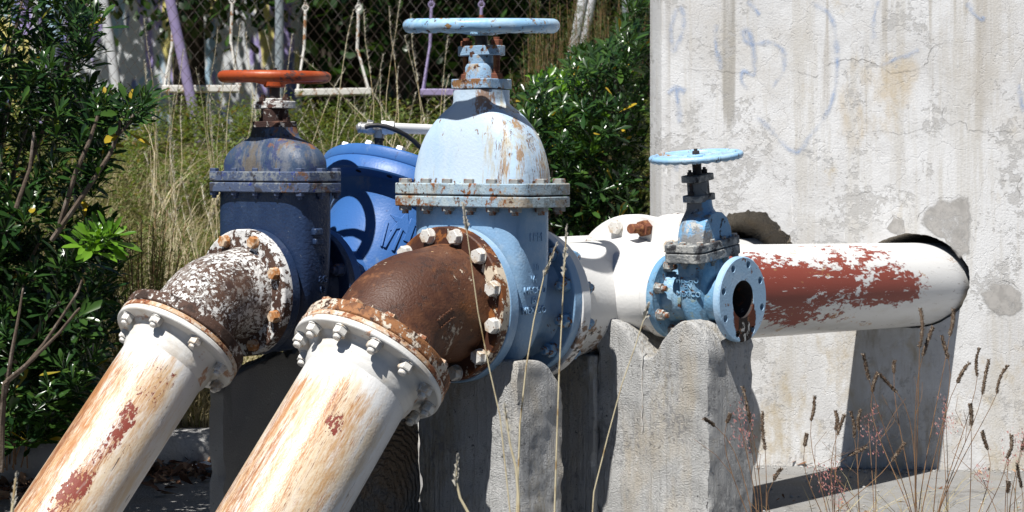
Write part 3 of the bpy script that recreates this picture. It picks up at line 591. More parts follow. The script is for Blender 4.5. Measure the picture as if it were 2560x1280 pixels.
CRACK = [([(1690, 172), (1740, 175), (1800, 178), (1850, 184), (1900, 178), (1960, 170)], 1.8), ([(1960, 170), (2040, 192), (2065, 165), (2070, 158), (2115, 148), (2160, 150), (2200, 165), (2225, 182), (2280, 178), (2320, 157), (2322, 130), (2345, 110), (2365, 105), (2395, 112), (2408, 125)], 3.2),
         ([(2408, 142), (2418, 138)], 3), ([(2157, 148), (2160, 115), (2168, 112), (2175, 125), (2178, 145)], 2.4), ([(2355, 250), (2358, 295), (2380, 314), (2400, 302), (2415, 310), (2418, 325), (2470, 328), (2510, 330), (2560, 328)], 2.6),
         ([(2060, 315), (2120, 345), (2150, 332), (2200, 326), (2250, 336), (2300, 322), (2350, 332)], 1.8), ([(1905, 178), (1915, 195)], 1.5), ([(1640, 235), (1638, 215), (1644, 204)], 2), ([(1640, 235), (1634, 255)], 2),
         ([(2290, 560), (2296, 535), (2325, 510), (2350, 492), (2370, 496), (2400, 488), (2426, 486)], 3.2), ([(2213, 575), (2218, 552), (2235, 540), (2255, 545), (2264, 560)], 2.2),
         ([(2447, 735), (2455, 720), (2478, 704), (2500, 702), (2525, 706), (2545, 716), (2556, 735)], 3), ([(2558, 440), (2548, 452), (2545, 470), (2552, 500)], 2.4),
         ([(1870, 530), (1878, 512), (1890, 524), (1905, 520), (1915, 532)], 2), ([(1915, 532), (1930, 536), (1945, 545)], 1.6), ([(2100, 500), (2130, 490), (2165, 480), (2210, 476), (2260, 486)], 1.5),
         ([(2100, 245), (2125, 210), (2150, 195)], 1.5), ([(2230, 100), (2240, 78), (2290, 60)], 1.2), ([(2480, 440), (2500, 450), (2560, 455)], 1.2), ([(1700, 345), (1740, 338), (1800, 350), (1860, 345)], 1.2), ([(2310, 0), (2340, 6), (2350, 0)], 1.6)]
for i, (p, wd) in enumerate(CRACK): strip(p, wd * 0.8, 'crack', crack_m, 0.0010, seed=i + 40, smooth=0, jit=5)
def patch(pts, name='bare_patch', off=0.0007, seed=0):
    P = []
    for i in range(len(pts)):
        a = Vector((*pts[i], 0)); c = Vector((*pts[(i + 1) % len(pts)], 0))
        for k in range(6):
            p = a.lerp(c, k / 6); P.append(p + Vector((noise.noise(p * 0.06), noise.noise(p * 0.06 + Vector((9, 9, seed))), 0)) * 5)
    c = sum(P, Vector()) / len(P)
    b = MB(); vs = [on_wall(p.x, p.y, off) for p in P] + [on_wall(c.x + (p.x - c.x) * 0.86, c.y + (p.y - c.y) * 0.86, off) for p in P] + [on_wall(c.x, c.y, off)]
    n = len(P); fs = [(i, (i + 1) % n, n + (i + 1) % n, n + i) for i in range(n)] + [(n + i, n + (i + 1) % n, 2 * n) for i in range(n)]
    b.add(vs, fs); me = b.mesh(name, bare_m, fix=False); at = me.attributes.new('edge', 'FLOAT', 'POINT'); at.data.foreach_set('value', [0.0] * n + [1.0] * (n + 1)); return link(name, me, tank)
patch([(2298, 560), (2310, 525), (2350, 496), (2372, 498), (2424, 488), (2428, 560), (2424, 640), (2400, 648), (2360, 600), (2330, 585)])
patch([(2448, 734), (2478, 706), (2525, 708), (2556, 734), (2558, 770), (2540, 790), (2500, 792), (2470, 772)], seed=3)
patch([(2215, 572), (2236, 542), (2260, 550), (2262, 580), (2240, 590)], seed=5)

# chain-link fence
fence = thing('chain_link_fence', 'rusty chain-link fence with grey posts across the grassy bank', 'fence', T((0, 12.3, 0)))
b = MB(); sp = 0.036; hh = 0.046; fx0, fx1 = -5.2, 3.4
i = 0; x = fx0
while x < fx1:
    z0 = bank_z(max(-6, min(3, x)), 12.3) - 0.02; P = []; z = z0; k = 0
    while z < 2.95:
        sgn = 1 if (k + i) % 2 else -1
        P.append((x + sgn * sp * 0.5 + 0.004 * noise.noise(Vector((x * 2, z * 2, 0))), 0.004 * sgn + 0.05 * noise.noise(Vector((x * 0.6, z * 0.8, 7))), z)); z += hh; k += 1
    b.tube(P, 0.0017, 4, caps=False); x += sp; i += 1
b.obj('wire_mesh', wire_m, fence, fix=False)
for px_ in (697, 1567, -320):
    x = (px_ - 1280) * 12.3 / F; b = MB(); b.cyl(0.027, bank_z(max(-6, x), 12.3) - 0.3, 2.98, 16, T((x, 0.035, 0))); b.lathe([(0.031, 2.97), (0.031, 3.0), (0.02, 3.03), (0.001, 3.04)], 16, T((x, 0.035, 0))); b.obj('post', post_m, fence)
b = MB(); b.cyl(0.02, fx0, fx1, 12, T((0, 0.03, 2.94)) @ RZX); b.obj('top_rail', post_m, fence)

# swing set behind the fence
SY = 14.3
def sw(px, py, D=SY): return pxw(px, py, D)
sset = thing('swing_set', 'lilac and white tubular swing frame standing behind the fence', 'swing set', T((0, SY, 0)))
to = lambda v: v - Vector((0, SY, 0))
top = 3.55
def leg(p0, p1, r, m):
    a, c = to(p0), to(p1); d = (a - c); k = (top - c.z) / d.z
    b = MB(); b.tube([c - d.normalized() * 0.3, c + d * k], r, 14); b.obj('leg', m, sset)
leg(sw(425, 0, 13.9), sw(500, 352, 13.9), 0.036, purple_m)
leg(sw(250, -60, 15.2), sw(296, 250, 15.2), 0.036, swing_pale)
leg(sw(1462, -20, 13.9), sw(1436, 110, 13.9), 0.036, swing_pale)
leg(sw(1490, -60, 15.2), sw(1440, 200, 15.2), 0.036, swing_pale)
b = MB(); b.cyl(0.036, -2.9, 0.62, 14, T((0, 0, top)) @ RZX); b.obj('crossbar', purple_m, sset)
def swing(label, y, seat, hang, m, mm, twist=0.0):
    (x0, y0), (x1, y1) = seat
    p0, p1 = sw(x0, y0), sw(x1, y1); c = (p0 + p1) / 2
    s_ = thing('swing', label, 'swing', T(c), 'swings hanging behind the fence')
    d = (p1 - p0); L_ = d.length; ang = atan2(d.z, d.x)
    Mr = Matrix.Rotation(-ang, 4, 'Y') @ Matrix.Rotation(twist, 4, 'Z')
    b = MB(); b.box(-L_ / 2, L_ / 2, -0.10, 0.10, -0.025, 0.022); b.obj('seat', m, s_, 0.006, Mr)
    for k, (hx, hy) in enumerate(hang):
        hp = sw(hx, hy) - c; ex = (-1 if k == 0 else 1) * (L_ / 2 - 0.01)
        b = MB()
        for sy in (-0.09, 0.09): b.tube([Mr @ Vector((ex, sy, -0.03)), hp], 0.0085, 8)
        hr = hp + Vector((0.01, 0, 0.26)); b.tube([hp - Vector((0, 0, 0.02)), hr], 0.011, 8)
        b.tube([hr + Vector((0.02 * cos(a * pi / 4), 0, 0.02 + 0.02 * sin(a * pi / 4))) for a in range(9)], 0.006, 6)
        z = hr.z + 0.04; q = 0
        while z + c.z < top - 0.02:      # chain links
            Mx = T((hr.x, hr.y, z)) @ Matrix.Rotation(q * pi / 2, 4, 'Z')
            b.tube([(0.009 * cos(a * pi / 4), 0, 0.02 * sin(a * pi / 4)) for a in range(9)], 0.004, 5, Mx); z += 0.034; q += 1
        b.obj('hanger', mm, s_)
swing('white swing seat left of the grey post, crossed by the lilac pole', SY, ((410, 222), (605, 222)), ((430, 112), (577, 102)), swing_white, swing_white)
swing('white swing seat with rusty left end behind the orange handwheel', SY, ((738, 232), (928, 228)), ((760, 120), (893, 120)), swing_white, swing_white, 0.1)
swing('lilac swing seat partly hidden by the pale blue dome', SY, ((1052, 231), (1240, 231)), ((1075, 112), (1200, 112)), purple_m, purple_m)

# mural wall far behind
b = MB(); b.box(-9, -2.05, 19.8, 20.0, 0.9, 3.9)
tag(b.obj('mural_wall', mural_m, None, 0.01), 'low wall painted white, lilac and yellow behind the swings', 'wall')

# ------------------------------------------------------------------ valves, elbows and pipes
BW_S = bolt_mesh('bolt_large', bolt_white, 0.034, 0.018)
BW_N = bolt_mesh('nut_large', bolt_white, 0.032, 0.019, 0.011, 0.0105)
BR_S = bolt_mesh('bolt_rust', bolt_rust, 0.028, 0.015)
BW8_N = bolt_mesh('nut_small', bolt_white, 0.028, 0.017, 0.009, 0.009)
BB_N = bolt_mesh('nut_blue', bolt_blue, 0.034, 0.022, 0.016, 0.011)
BN_N = bolt_mesh('nut_navy', bolt_navy, 0.030, 0.020, 0.012, 0.0095)
BB_W = bolt_mesh('bolt_low', rust_rim, 0.034, 0.010, washer=False)
BB_R = bolt_mesh('bolt_low_rust', peel_brown, 0.028, 0.006, washer=False)
BG_N = bolt_mesh('nut_grey', bolt_grey, 0.026, 0.016, 0.014, 0.008)
BRB_N = bolt_mesh('nut_bright', bright_blue, 0.030, 0.018, 0.012, 0.009)

def handwheel(parent, z, Rw, r, m, nsp, scal, tilt, hubr, hubh, drop, web=False, phase=0.0, lump=0.10):
    M = T((0, 0, z)) @ tilt
    b = MB(); N_ = 160; n = 14; rings = []
    for i in range(N_):
        a = 2 * pi * i / N_; s_ = 1.0 + lump * cos(scal * a)
        ring = []
        for j in range(n):
            q = 2 * pi * j / n
            lo = 1.0 if sin(q) >= 0 else s_ * 1.15
            ou = 1.12 if cos(q) > 0 else 1.0
            ring.append(((Rw - r + r * cos(q) * ou) * cos(a), (Rw - r + r * cos(q) * ou) * sin(a), r * sin(q) * lo))
        rings.append(ring)
    rings.append(rings[0]); b.loft(rings, False, False)
    wh = b.obj('handwheel', m, parent, 0, M)
    b = MB(); b.lathe([(hubr * 0.9, -drop - hubh / 2), (hubr, -drop - hubh * 0.4), (hubr, -drop + hubh * 0.4), (hubr * 0.85, -drop + hubh / 2)], 28); b.obj('hub', m, wh, 0.001)
    for k in range(nsp):
        a = 2 * pi * (k + phase) / nsp; b = MB(); P = []; rr = []
        for t in [0, 0.15, 0.35, 0.6, 0.85, 1]:
            q = hubr * 0.7 + (Rw - r - hubr * 0.7) * t; P.append((q * cos(a + 0.10 * sin(pi * t)), q * sin(a + 0.10 * sin(pi * t)), -drop * (1 - t) ** 1.5)); rr.append(r * (1.0 - 0.25 * sin(pi * t)))
        b.tube(P, rr, 10); b.obj('spoke', m, wh)
    if web:
        b = MB(); b.ring([(hubr * 0.8, -0.003 - drop * 0.5), (hubr * 0.8, 0.003 - drop * 0.5), (Rw - r, 0.004), (Rw - r, -0.004)], 64); b.obj('web', m, wh)
    b = MB(); b.loft([[(x, y, q) for x, y, q in r_] for r_ in hexa(hubr * 0.75, hubr * 0.42)], M=T((0, 0, -drop + hubh / 2 - 0.001))); b.cyl(hubr * 0.2, 0, hubr * 0.6, 12, T((0, 0, -drop + hubh / 2))); b.obj('wheel_nut', dark_iron if m is not wheel_blue else stud_rust, wh)
    return wh

def rrect(L_, W_, ch, cc=1):   # rounded rectangle, L along y, W along x
    out = []
    for sx, sy, a0 in ((1, 1, 0), (-1, 1, 90), (-1, -1, 180), (1, -1, 270)):
        for k in range(cc + 1):
            a = radians(a0 + 90 * k / cc); out.append((sx * (W_ / 2 - ch) + ch * cos(a), sy * (L_ / 2 - ch) + ch * sin(a)))
    return out
def plate_stack(v, zs, L_, W_, ch, m, bolt_m, af, ny, gap=0.0035, cc=3, upstand=0.012):
    z0, z1, z2 = zs
    for a, c in ((z0, z1 - gap / 2), (z1 + gap / 2, z2)):
        b = MB(); b.prism(rrect(L_, W_, ch, cc), a, c); b.obj('bonnet_flange', m, v, 0.003)
    b = MB(); b.prism(rrect(L_ - 0.035, W_ - 0.035, max(0.004, ch - 0.017), cc), z1 - gap, z1 + gap); b.obj('gasket', gasket_m, v)
    ins = af * 0.72; pos = []
    for k in range(ny):
        y = -(L_ / 2 - ch * 0.45 - ins) + (L_ - 2 * ins - ch * 0.9) * k / (ny - 1); pos += [(W_ / 2 - ins, y), (-W_ / 2 + ins, y)]
    pos += [(0, L_ / 2 - ins), (0, -L_ / 2 + ins)]
    b = MB(); b.loft([[(x, y, q + z2) for x, y, q in r] for r in hexa(af, upstand)])
    b.loft([[(x, y, z0 - q) for x, y, q in r] for r in hexa(af, upstand)]); b.cyl(af * 0.3, z0 - upstand - 0.008, z2 + 0.002, 12)
    me = b.mesh('bonnet_bolt', bolt_m, ang=25)
    for x, y in pos: link('bolt', me, v, 0, T((x, y, 0)))

def loft_rings(rows, n=None):
    """smooth interpolation of (z, a, b, n) rows"""
    out = []
    for i in range(len(rows) - 1):
        p0 = rows[max(i - 1, 0)]; p1, p2 = rows[i], rows[i + 1]; p3 = rows[min(i + 2, len(rows) - 1)]
        for k in range(5):
            t = k / 5; q = []
            for c in range(4):
                m1 = (p2[c] - p0[c]) / 2; m2 = (p3[c] - p1[c]) / 2
                q.append((2 * t ** 3 - 3 * t * t + 1) * p1[c] + (t ** 3 - 2 * t * t + t) * m1 + (-2 * t ** 3 + 3 * t * t) * p2[c] + (t ** 3 - t * t) * m2)
            out.append(q)
    out.append(list(rows[-1])); return out
def body_loft(b, rows, smooth=True):
    b.loft([superring(a, bb, z, n_) for z, a, bb, n_ in (loft_rings(rows) if smooth else rows)])

def valve_body(v, m, rows, x0, x1, rb, Rf, tf, fm=None, fillet=0.02):
    b = MB(); body_loft(b, rows)
    pr = [(rb + fillet, x0 + tf * 0.5), (rb + fillet, x0 + tf), (rb + fillet * 0.35, x0 + tf + fillet * 0.5), (rb, x0 + tf + fillet), (rb * 0.985, (x0 + x1) / 2), (rb, x1 - tf - fillet), (rb + fillet * 0.35, x1 - tf - fillet * 0.5), (rb + fillet, x1 - tf), (rb + fillet, x1 - tf * 0.5)]
    b.lathe(pr, 56, RZX)
    o = b.obj('body', m, v)
    return o

# ---- pale blue main gate valve
MV = T(PM(0.151)) @ RL
v = thing('gate_valve', 'large pale blue gate valve with tall rust-streaked dome and chipped blue handwheel', 'valve', MV, 'gate valves on the pipes')
x0, x1 = -0.121, 0.176
valve_body(v, sky_blue, [(-0.178, 0.03, 0.03, 2.2), (-0.165, 0.090, 0.055, 2.4), (-0.13, 0.135, 0.070, 2.8), (-0.06, 0.168, 0.078, 3.5), (0.02, 0.183, 0.081, 4.4), (0.12, 0.187, 0.082, 5.0), (0.257, 0.187, 0.082, 5.0)], x0, x1, 0.140, 0.203, 0.034)
for a in (x0, x1 - 0.034):
    o = flange(v, 0.203, 0.034, RZX, sky_blue); o.matrix_basis = T((a, 0, 0))
bolts(v, BB_N, 0.180, 12, T((x1 - 0.034, 0, 0)) @ RZMX)
plate_stack(v, (0.254, 0.284, 0.316), 0.452, 0.222, 0.03, plate_blue, bolt_grey, 0.030, 6)
b = MB()
body_loft(b, [(0.312, 0.193, 0.090, 4.4), (0.33, 0.193, 0.090, 4.4), (0.36, 0.190, 0.088, 4.2), (0.40, 0.180, 0.085, 4.0), (0.44, 0.162, 0.081, 3.7), (0.475, 0.135, 0.075, 3.4), (0.500, 0.108, 0.069, 3.2), (0.516, 0.084, 0.063, 3.2), (0.526, 0.070, 0.060, 3.4), (0.545, 0.067, 0.059, 3.8), (0.561, 0.067, 0.059, 3.8)])
b.obj('bonnet', chalk_blue, v)
b = MB(); b.prism(rrect(0.132, 0.116, 0.02, 4), 0.564, 0.590); b.obj('gland_flange', rusty_blue, v, 0.002)
b = MB(); b.lathe([(0.043, 0.588), (0.043, 0.622), (0.038, 0.630), (0.030, 0.632)], 36); b.obj('stuffing_box', rusty_blue, v, 0.001)
b = MB(); b.lathe([(0.034, 0.630), (0.034, 0.655)], 30); b.prism(rrect(0.135, 0.062, 0.022, 5), 0.652, 0.678); b.obj('gland', rusty_blue, v, 0.002)
GL = MB(); GL.cyl(0.0085, 0.585, 0.700, 14)
for k in range(18): GL.ring([(0.0080, 0.612 + k * 0.0024), (0.0098, 0.6132 + k * 0.0024), (0.0080, 0.6144 + k * 0.0024)], 14)
for z in (0.590, 0.678): GL.loft([[(x, y, q + z) for x, y, q in r] for r in hexa(0.027, 0.015)])
gm = GL.mesh('gland_bolt', stud_rust, ang=25)
for s_ in (-1, 1): link('gland_bolt', gm, v, 0, T((0, s_ * 0.053, 0)))
b = MB(); b.cyl(0.017, 0.62, 0.735, 20); b.obj('stem', dark_iron, v)
tb = RL.inverted() @ Matrix.Rotation(radians(3.4), 4, 'X') @ RL
handwheel(v, 0.733, 0.206, 0.0175, wheel_blue, 4, 16, tb, 0.034, 0.034, 0.010, phase=0.5, lump=0.10)
Mt = lambda x, z, y: T((x, y, z)) @ Matrix.Rotation(radians(90), 4, 'X')
for s_, x, z, h in (('LPM', 0.0, 0.176, 0.030), ('10', 0.0, 0.098, 0.026), ('VF', -0.006, 0.068, 0.026), ('HECHO', -0.002, 0.039, 0.025), ('EN', 0.002, 0.013, 0.025), ('MEXICO', 0.0, -0.013, 0.026)):
    yy = -0.1865 if z > 0.1 else (-0.1855 if z > 0.06 else (-0.1845 if z > 0.03 else (-0.1825 if z > 0.0 else -0.1800)))
    text('raised_lettering', s_, h, sky_blue, v, Mt(x, z, yy), 0.0022)

# ---- elbows and sloping pipes
BETA = radians(48); cB, sB = cos(BETA), sin(BETA)
def elbow_path(s1, Rb, s2):
    P = []; n = 16
    P.append((0.0, 0.0)); P.append((-s1, 0.0))
    for i in range(1, n + 1):
        a = BETA * i / n; P.append((-s1 - Rb * sin(a), -Rb * (1 - cos(a))))
    x, z = P[-1]; P.append((x - s2 * cB, z - s2 * sB)); return P
def elbow(label, M, s1, Rb, s2, Rf, tf, r, m, mf, mrim, bolt_me, n, Rc, back_me, grp):
    v = thing('pipe_elbow', label, 'pipe elbow', M, grp)
    P = elbow_path(s1, Rb, s2); b = MB(); rings = []; k = 64; L_ = len(P)
    for i, (x, z) in enumerate(P):
        a = P[max(i - 1, 0)]; c = P[min(i + 1, L_ - 1)]; t = Vector((c[0] - a[0], 0, c[1] - a[1])).normalized(); nn = Vector((0, 1, 0)).cross(t)
        f = i / (L_ - 1); e = min(f, 1 - f); rr = r * (1.0 + 0.10 * max(0, 1 - e / 0.12) ** 2 + 0.03 * sin(pi * f))
        rings.append([Vector((x, 0, z)) + (Vector((0, 1, 0)) * cos(2 * pi * j / k) + nn * sin(2 * pi * j / k)) * rr for j in range(k)])
    b.loft(rings); b.obj('bend', m, v)
    o = flange(v, Rf, tf, RZX, mf, bev=0.004)
    ex, ez = P[-1]; Me = T((ex, 0, ez)) @ Matrix.Rotation(-(pi / 2 + (pi / 2 - BETA)) if False else 0, 4, 'Y')
    # frame at the lower end: local z = flow direction, local x = up side, local y = back left
    Me = Matrix(((-sB, 0, -cB, ex), (0, 1, 0, 0), (cB, 0, -sB, ez), (0, 0, 0, 1)))
    b = MB(); b.cyl(Rf, -tf, -0.0015, 64); b.obj('flange', mrim, v, 0.004, Me)
    b = MB(); b.cyl(Rf * 0.93, -0.004, 0.002, 48); b.obj('gasket', gasket_m, v, 0, Me)
    bolts(v, bolt_me, Rc, n, RZMX)
    bolts(v, back_me, Rc, n, Me @ T((0, 0, -tf)) @ RZMZ)
    return v, M @ Me
def slope_pipe(label, Me, r, Rf, tf, Lp, m, mf, mr, nut, n, Rc, grp, skip=()):
    v = thing('water_pipe', label, 'pipe', Me, grp)
    b = MB(); seg = 24
    b.lathe([(r, tf + 0.02 + (Lp - tf - 0.02) * i / seg) for i in range(seg + 1)], 72); b.obj('pipe', m, v)
    b = MB(); pr = [(r * 0.9, tf - 0.001), (r * 1.22, tf - 0.001), (r * 1.16, tf + 0.006), (r * 1.10, tf + 0.012), (r * 1.075, tf + 0.022), (r * 1.075, tf + 0.034), (r * 1.065, tf + 0.036), (r * 1.05, tf + 0.046), (r * 1.045, tf + 0.049), (r * 1.02, tf + 0.056), (r * 1.0005, tf + 0.062)]
    n_ = 72; rings = []
    for q, z in pr:
        rings.append([((q + (0.0012 * noise.noise(Vector((cos(a) * 9, sin(a) * 9, z * 60))) if z > tf + 0.034 else 0)) * cos(a), (q + (0.0012 * noise.noise(Vector((cos(a) * 9, sin(a) * 9, z * 60))) if z > tf + 0.034 else 0)) * sin(a), z) for a in [2 * pi * i / n_ for i in range(n_)]])
    b.loft(rings, True, False); b.obj('weld_collar', white_flange, v)
    b = MB(); b.cyl(Rf, tf * 0.45, tf, 72); o = b.obj('flange', mf, v, 0.004)
    b = MB(); b.cyl(Rf + 0.0005, 0.001, tf * 0.46, 72); b.obj('flange_rim', mr, v, 0.002)
    bolts(v, nut, Rc, n, T((0, 0, tf)), skip=skip)
    return v
ve, ME = elbow('brown rusty elbow bolted to the pale blue valve with white bolt heads', T(PM(0.0)) @ RL, 0.064, 0.20, 0.079, 0.201, 0.036, 0.142, brown_rust, brown_flange, rust_seam, BW_S, 12, 0.181, BB_W, 'elbows joining valves and sloping pipes')
o = [c for c in ve.children if c.name.startswith('flange')][0]
# cast marks in relief on the bend
b = MB(); rr = random.Random(3)
for i in range(9):
    for j in range(2):
        a = radians(-78 + 4 * j * 1.7 + i * 0.8); t = 0.42 + 0.035 * i
        P = elbow_path(0.064, 0.20, 0.079); q = P[min(len(P) - 1, int(t * (len(P) - 1)))]
        tang = Vector((-cos(t * BETA), 0, -sin(t * BETA))); up = Vector((-sin(t * BETA), 0, cos(t * BETA)))
        dr = (Vector((0, -1, 0)) * cos(radians(8 - 8 * j)) + up * sin(radians(4 - 9 * j))).normalized()
        p = Vector((q[0], 0, q[1])) + dr * 0.1465
        Mx = T(p) @ dr.to_track_quat('Z', 'X').to_matrix().to_4x4() @ Matrix.Rotation(rr.uniform(-0.5, 0.5), 4, 'Z')
        b.box(-0.0028, 0.0028, -0.006, 0.006 * rr.uniform(0.4, 1), -0.003, 0.0022, Mx)
b.obj('cast_mark', brown_rust, ve, 0.001)
slope_pipe('thick white sloping pipe with long rust streaks below the brown elbow', ME, 0.137, 0.203, 0.033, 2.4, pipe_main_m, white_flange, rust_rim, BW_N, 12, 0.179, 'white pipes sloping to the ground')
ve, ME = elbow('white peeling elbow with rusty orange bolt heads on the navy valve', T(PL(0.0)) @ RL, 0.035, 0.17, 0.076, 0.1715, 0.034, 0.112, peel, peel_face, peel_brown, BR_S, 8, 0.149, BB_R, 'elbows joining valves and sloping pipes')
slope_pipe('thinner white sloping pipe with red primer patches, left of the other', ME, 0.114, 0.1715, 0.031, 2.6, pipe_left_m, white_flange, rust_rim, BW8_N, 8, 0.148, 'white pipes sloping to the ground')

# ---- navy gate valve
v = thing('gate_valve', 'navy blue gate valve with orange handwheel and dusty rounded dome', 'valve', T(PL(0.126)) @ RL, 'gate valves on the pipes')
x0, x1 = -0.097, 0.149
valve_body(v, navy, [(-0.165, 0.03, 0.03, 2.2), (-0.15, 0.08, 0.05, 2.4), (-0.11, 0.125, 0.060, 2.8), (-0.03, 0.160, 0.066, 3.6), (0.05, 0.173, 0.068, 4.2), (0.15, 0.175, 0.068, 4.8), (0.272, 0.175, 0.068, 4.8)], x0, x1, 0.112, 0.1715, 0.030, fillet=0.018)
for a in (x0, x1 - 0.030):
    o = flange(v, 0.1715, 0.030, RZX, navy); o.matrix_basis = T((a, 0, 0))
bolts(v, BN_N, 0.149, 8, T((x1 - 0.030, 0, 0)) @ RZMX)
plate_stack(v, (0.270, 0.2985, 0.327), 0.392, 0.168, 0.024, navy_plate, bolt_navy, 0.022, 5, gap=0.003, cc=1, upstand=0.009)
b = MB()
body_loft(b, [(0.324, 0.163, 0.072, 3.8), (0.345, 0.163, 0.072, 3.8), (0.362, 0.160, 0.071, 3.6), (0.380, 0.150, 0.067, 3.2), (0.396, 0.130, 0.062, 2.9), (0.409, 0.102, 0.058, 2.7), (0.419, 0.075, 0.055, 2.6), (0.432, 0.066, 0.052, 2.8), (0.448, 0.060, 0.048, 3.2)])
b.obj('bonnet', navy_dusty_neck_shade, v)
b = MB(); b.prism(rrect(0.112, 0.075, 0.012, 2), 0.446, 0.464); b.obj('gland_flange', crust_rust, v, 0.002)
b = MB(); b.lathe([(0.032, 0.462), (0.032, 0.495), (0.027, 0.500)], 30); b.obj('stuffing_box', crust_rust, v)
b = MB(); b.prism(rrect(0.118, 0.060, 0.012, 2), 0.499, 0.519); b.lathe([(0.026, 0.50), (0.026, 0.527)], 24); b.obj('gland', lichen_white, v, 0.002)
GL = MB(); GL.cyl(0.006, 0.462, 0.538, 12)
for z in (0.464, 0.519): GL.loft([[(x, y, q + z) for x, y, q in r] for r in hexa(0.020, 0.011)])
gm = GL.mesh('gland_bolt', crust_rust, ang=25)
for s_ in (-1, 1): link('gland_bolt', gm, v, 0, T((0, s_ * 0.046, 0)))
b = MB(); b.cyl(0.0145, 0.49, 0.59, 18); b.obj('stem', dark_iron, v)
tb = RL.inverted() @ Matrix.Rotation(radians(1.0), 4, 'X') @ Matrix.Rotation(radians(0.6), 4, 'Y') @ RL
handwheel(v, 0.587, 0.154, 0.0145, orange, 3, 3, tb, 0.030, 0.036, 0.012, phase=0.3, lump=0.10)
for s_, x, z, h in (('8', 0.0, 0.088, 0.034), ('8G', 0.003, 0.036, 0.026), ('19', 0.003, 0.008, 0.024)):
    text('raised_lettering', s_, h, navy, v, Mt(x + 0.012, z, -0.1742 if z > 0.05 else (-0.1728 if z > 0.02 else -0.1705)), 0.0022)
b = MB(); b.box(-0.03, 0.0, -0.190, -0.17, 0.155, 0.175); b.box(-0.026, 0.004, -0.187, -0.17, 0.13, 0.148); b.obj('lug', navy, v, 0.004)

# ---- bright blue control valve behind it
v = thing('control_valve', 'bright blue round-bodied control valve with tilted bolted cover behind the navy valve', 'valve', T(PL(0.53)) @ RL)
PH = radians(30); Ma = Matrix.Rotation(PH, 4, 'Y')     # axis leans towards the tank
b = MB()
b.lathe([(0.05, -0.19), (0.12, -0.165), (0.175, -0.11), (0.200, -0.03), (0.206, 0.06), (0.2075, 0.13), (0.210, 0.19), (0.222, 0.225), (0.232, 0.235)], 72, Ma)
b.lathe([(0.112, -0.265), (0.118, -0.2), (0.135, -0.1), (0.15, 0.0), (0.135, 0.12), (0.118, 0.22), (0.112, 0.285)], 56, RZX)
b.obj('body', bright_blue, v)
for a in (-0.265, 0.255):
    o = flange(v, 0.1715, 0.030, RZX, bright_blue); o.matrix_basis = T((a, 0, 0))
bolts(v, BRB_N, 0.149, 8, T((-0.235, 0, 0)) @ RZX)
b = MB(); b.lathe([(0.20, 0.230), (0.278, 0.230), (0.282, 0.234), (0.282, 0.268), (0.279, 0.272), (0.20, 0.272)], 96)
fo = b.obj('body_flange', bright_blue, v, 0, Ma)
b = MB(); b.lathe([(0.19, 0.274), (0.278, 0.274), (0.281, 0.278), (0.281, 0.304), (0.276, 0.310), (0.245, 0.314), (0.18, 0.330), (0.10, 0.340), (0.06, 0.342)], 96)
b.obj('cover', bright_blue, v, 0, Ma)
b = MB(); b.cyl(0.266, 0.268, 0.278, 72); b.obj('gasket', gasket_m, v, 0, Ma)
b = MB(); b.lathe([(0.0085, -0.0008), (0.0085, 0.0008)], 16); hm = b.mesh('bolt_hole', gasket_m)
for i in range(16):
    a = 2 * pi * (i + 0.3) / 16; link('bolt_hole', hm, v, 0, Ma @ T((0.258 * cos(a), 0.258 * sin(a), 0.2296)))
b = MB(); b.loft([[(x, y, q) for x, y, q in r] for r in hexa(0.026, 0.016)]); bm_ = b.mesh('cover_bolt', steel, ang=25)
for i in range(16):
    a = 2 * pi * (i + 0.3) / 16; link('bolt', bm_, v, 0, Ma @ T((0.258 * cos(a), 0.258 * sin(a), 0.309)))
b = MB(); b.lathe([(0.06, 0.33), (0.055, 0.36), (0.03, 0.368), (0.0, 0.37)], 32); b.obj('cover_boss', bright_blue, v, 0, Ma)
iv = (T(PL(0.53)) @ RL).inverted()
# cast star and letters on the body, facing the right
def on_body(u, z):    # u = angle around the leaning axis measured from -y towards -x
    a = -pi / 2 - u; return Ma @ Vector((0.2075 * cos(a), 0.2075 * sin(a), z)), Ma.to_3x3() @ Vector((cos(a), sin(a), 0))
def relief(name, polys, h=0.006):
    b = MB()
    for poly in polys:
        lo = [on_body(u, z) for u, z in poly]; b.loft([[p - n_ * 0.004 for p, n_ in lo], [p + n_ * h * 0.6 for p, n_ in lo]])
    b.obj(name, bright_blue, v, 0.0015)
st = [(0.16 + (0.23 if k % 2 == 0 else 0.09) * cos(k * pi / 5 + 0.3), 0.105 + (0.042 if k % 2 == 0 else 0.016) * sin(k * pi / 5 + 0.3)) for k in range(10)]
relief('cast_star', [[(u + 0.56, z + 0.022) for u, z in st]])
relief('cast_mark', [[(u + 0.60, z + 0.07 if z < 0.05 else z + 0.02) for u, z in q] for q in [[(0.36, 0.045), (0.31, 0.045), (0.27, -0.03), (0.30, -0.03)], [(0.22, 0.045), (0.17, 0.045), (0.22, -0.03), (0.26, -0.03)], [(0.13, 0.045), (0.09, 0.045), (0.10, -0.03), (0.14, -0.03)], [(0.05, 0.13), (-0.04, 0.13), (-0.05, 0.06), (0.04, 0.06)]]])
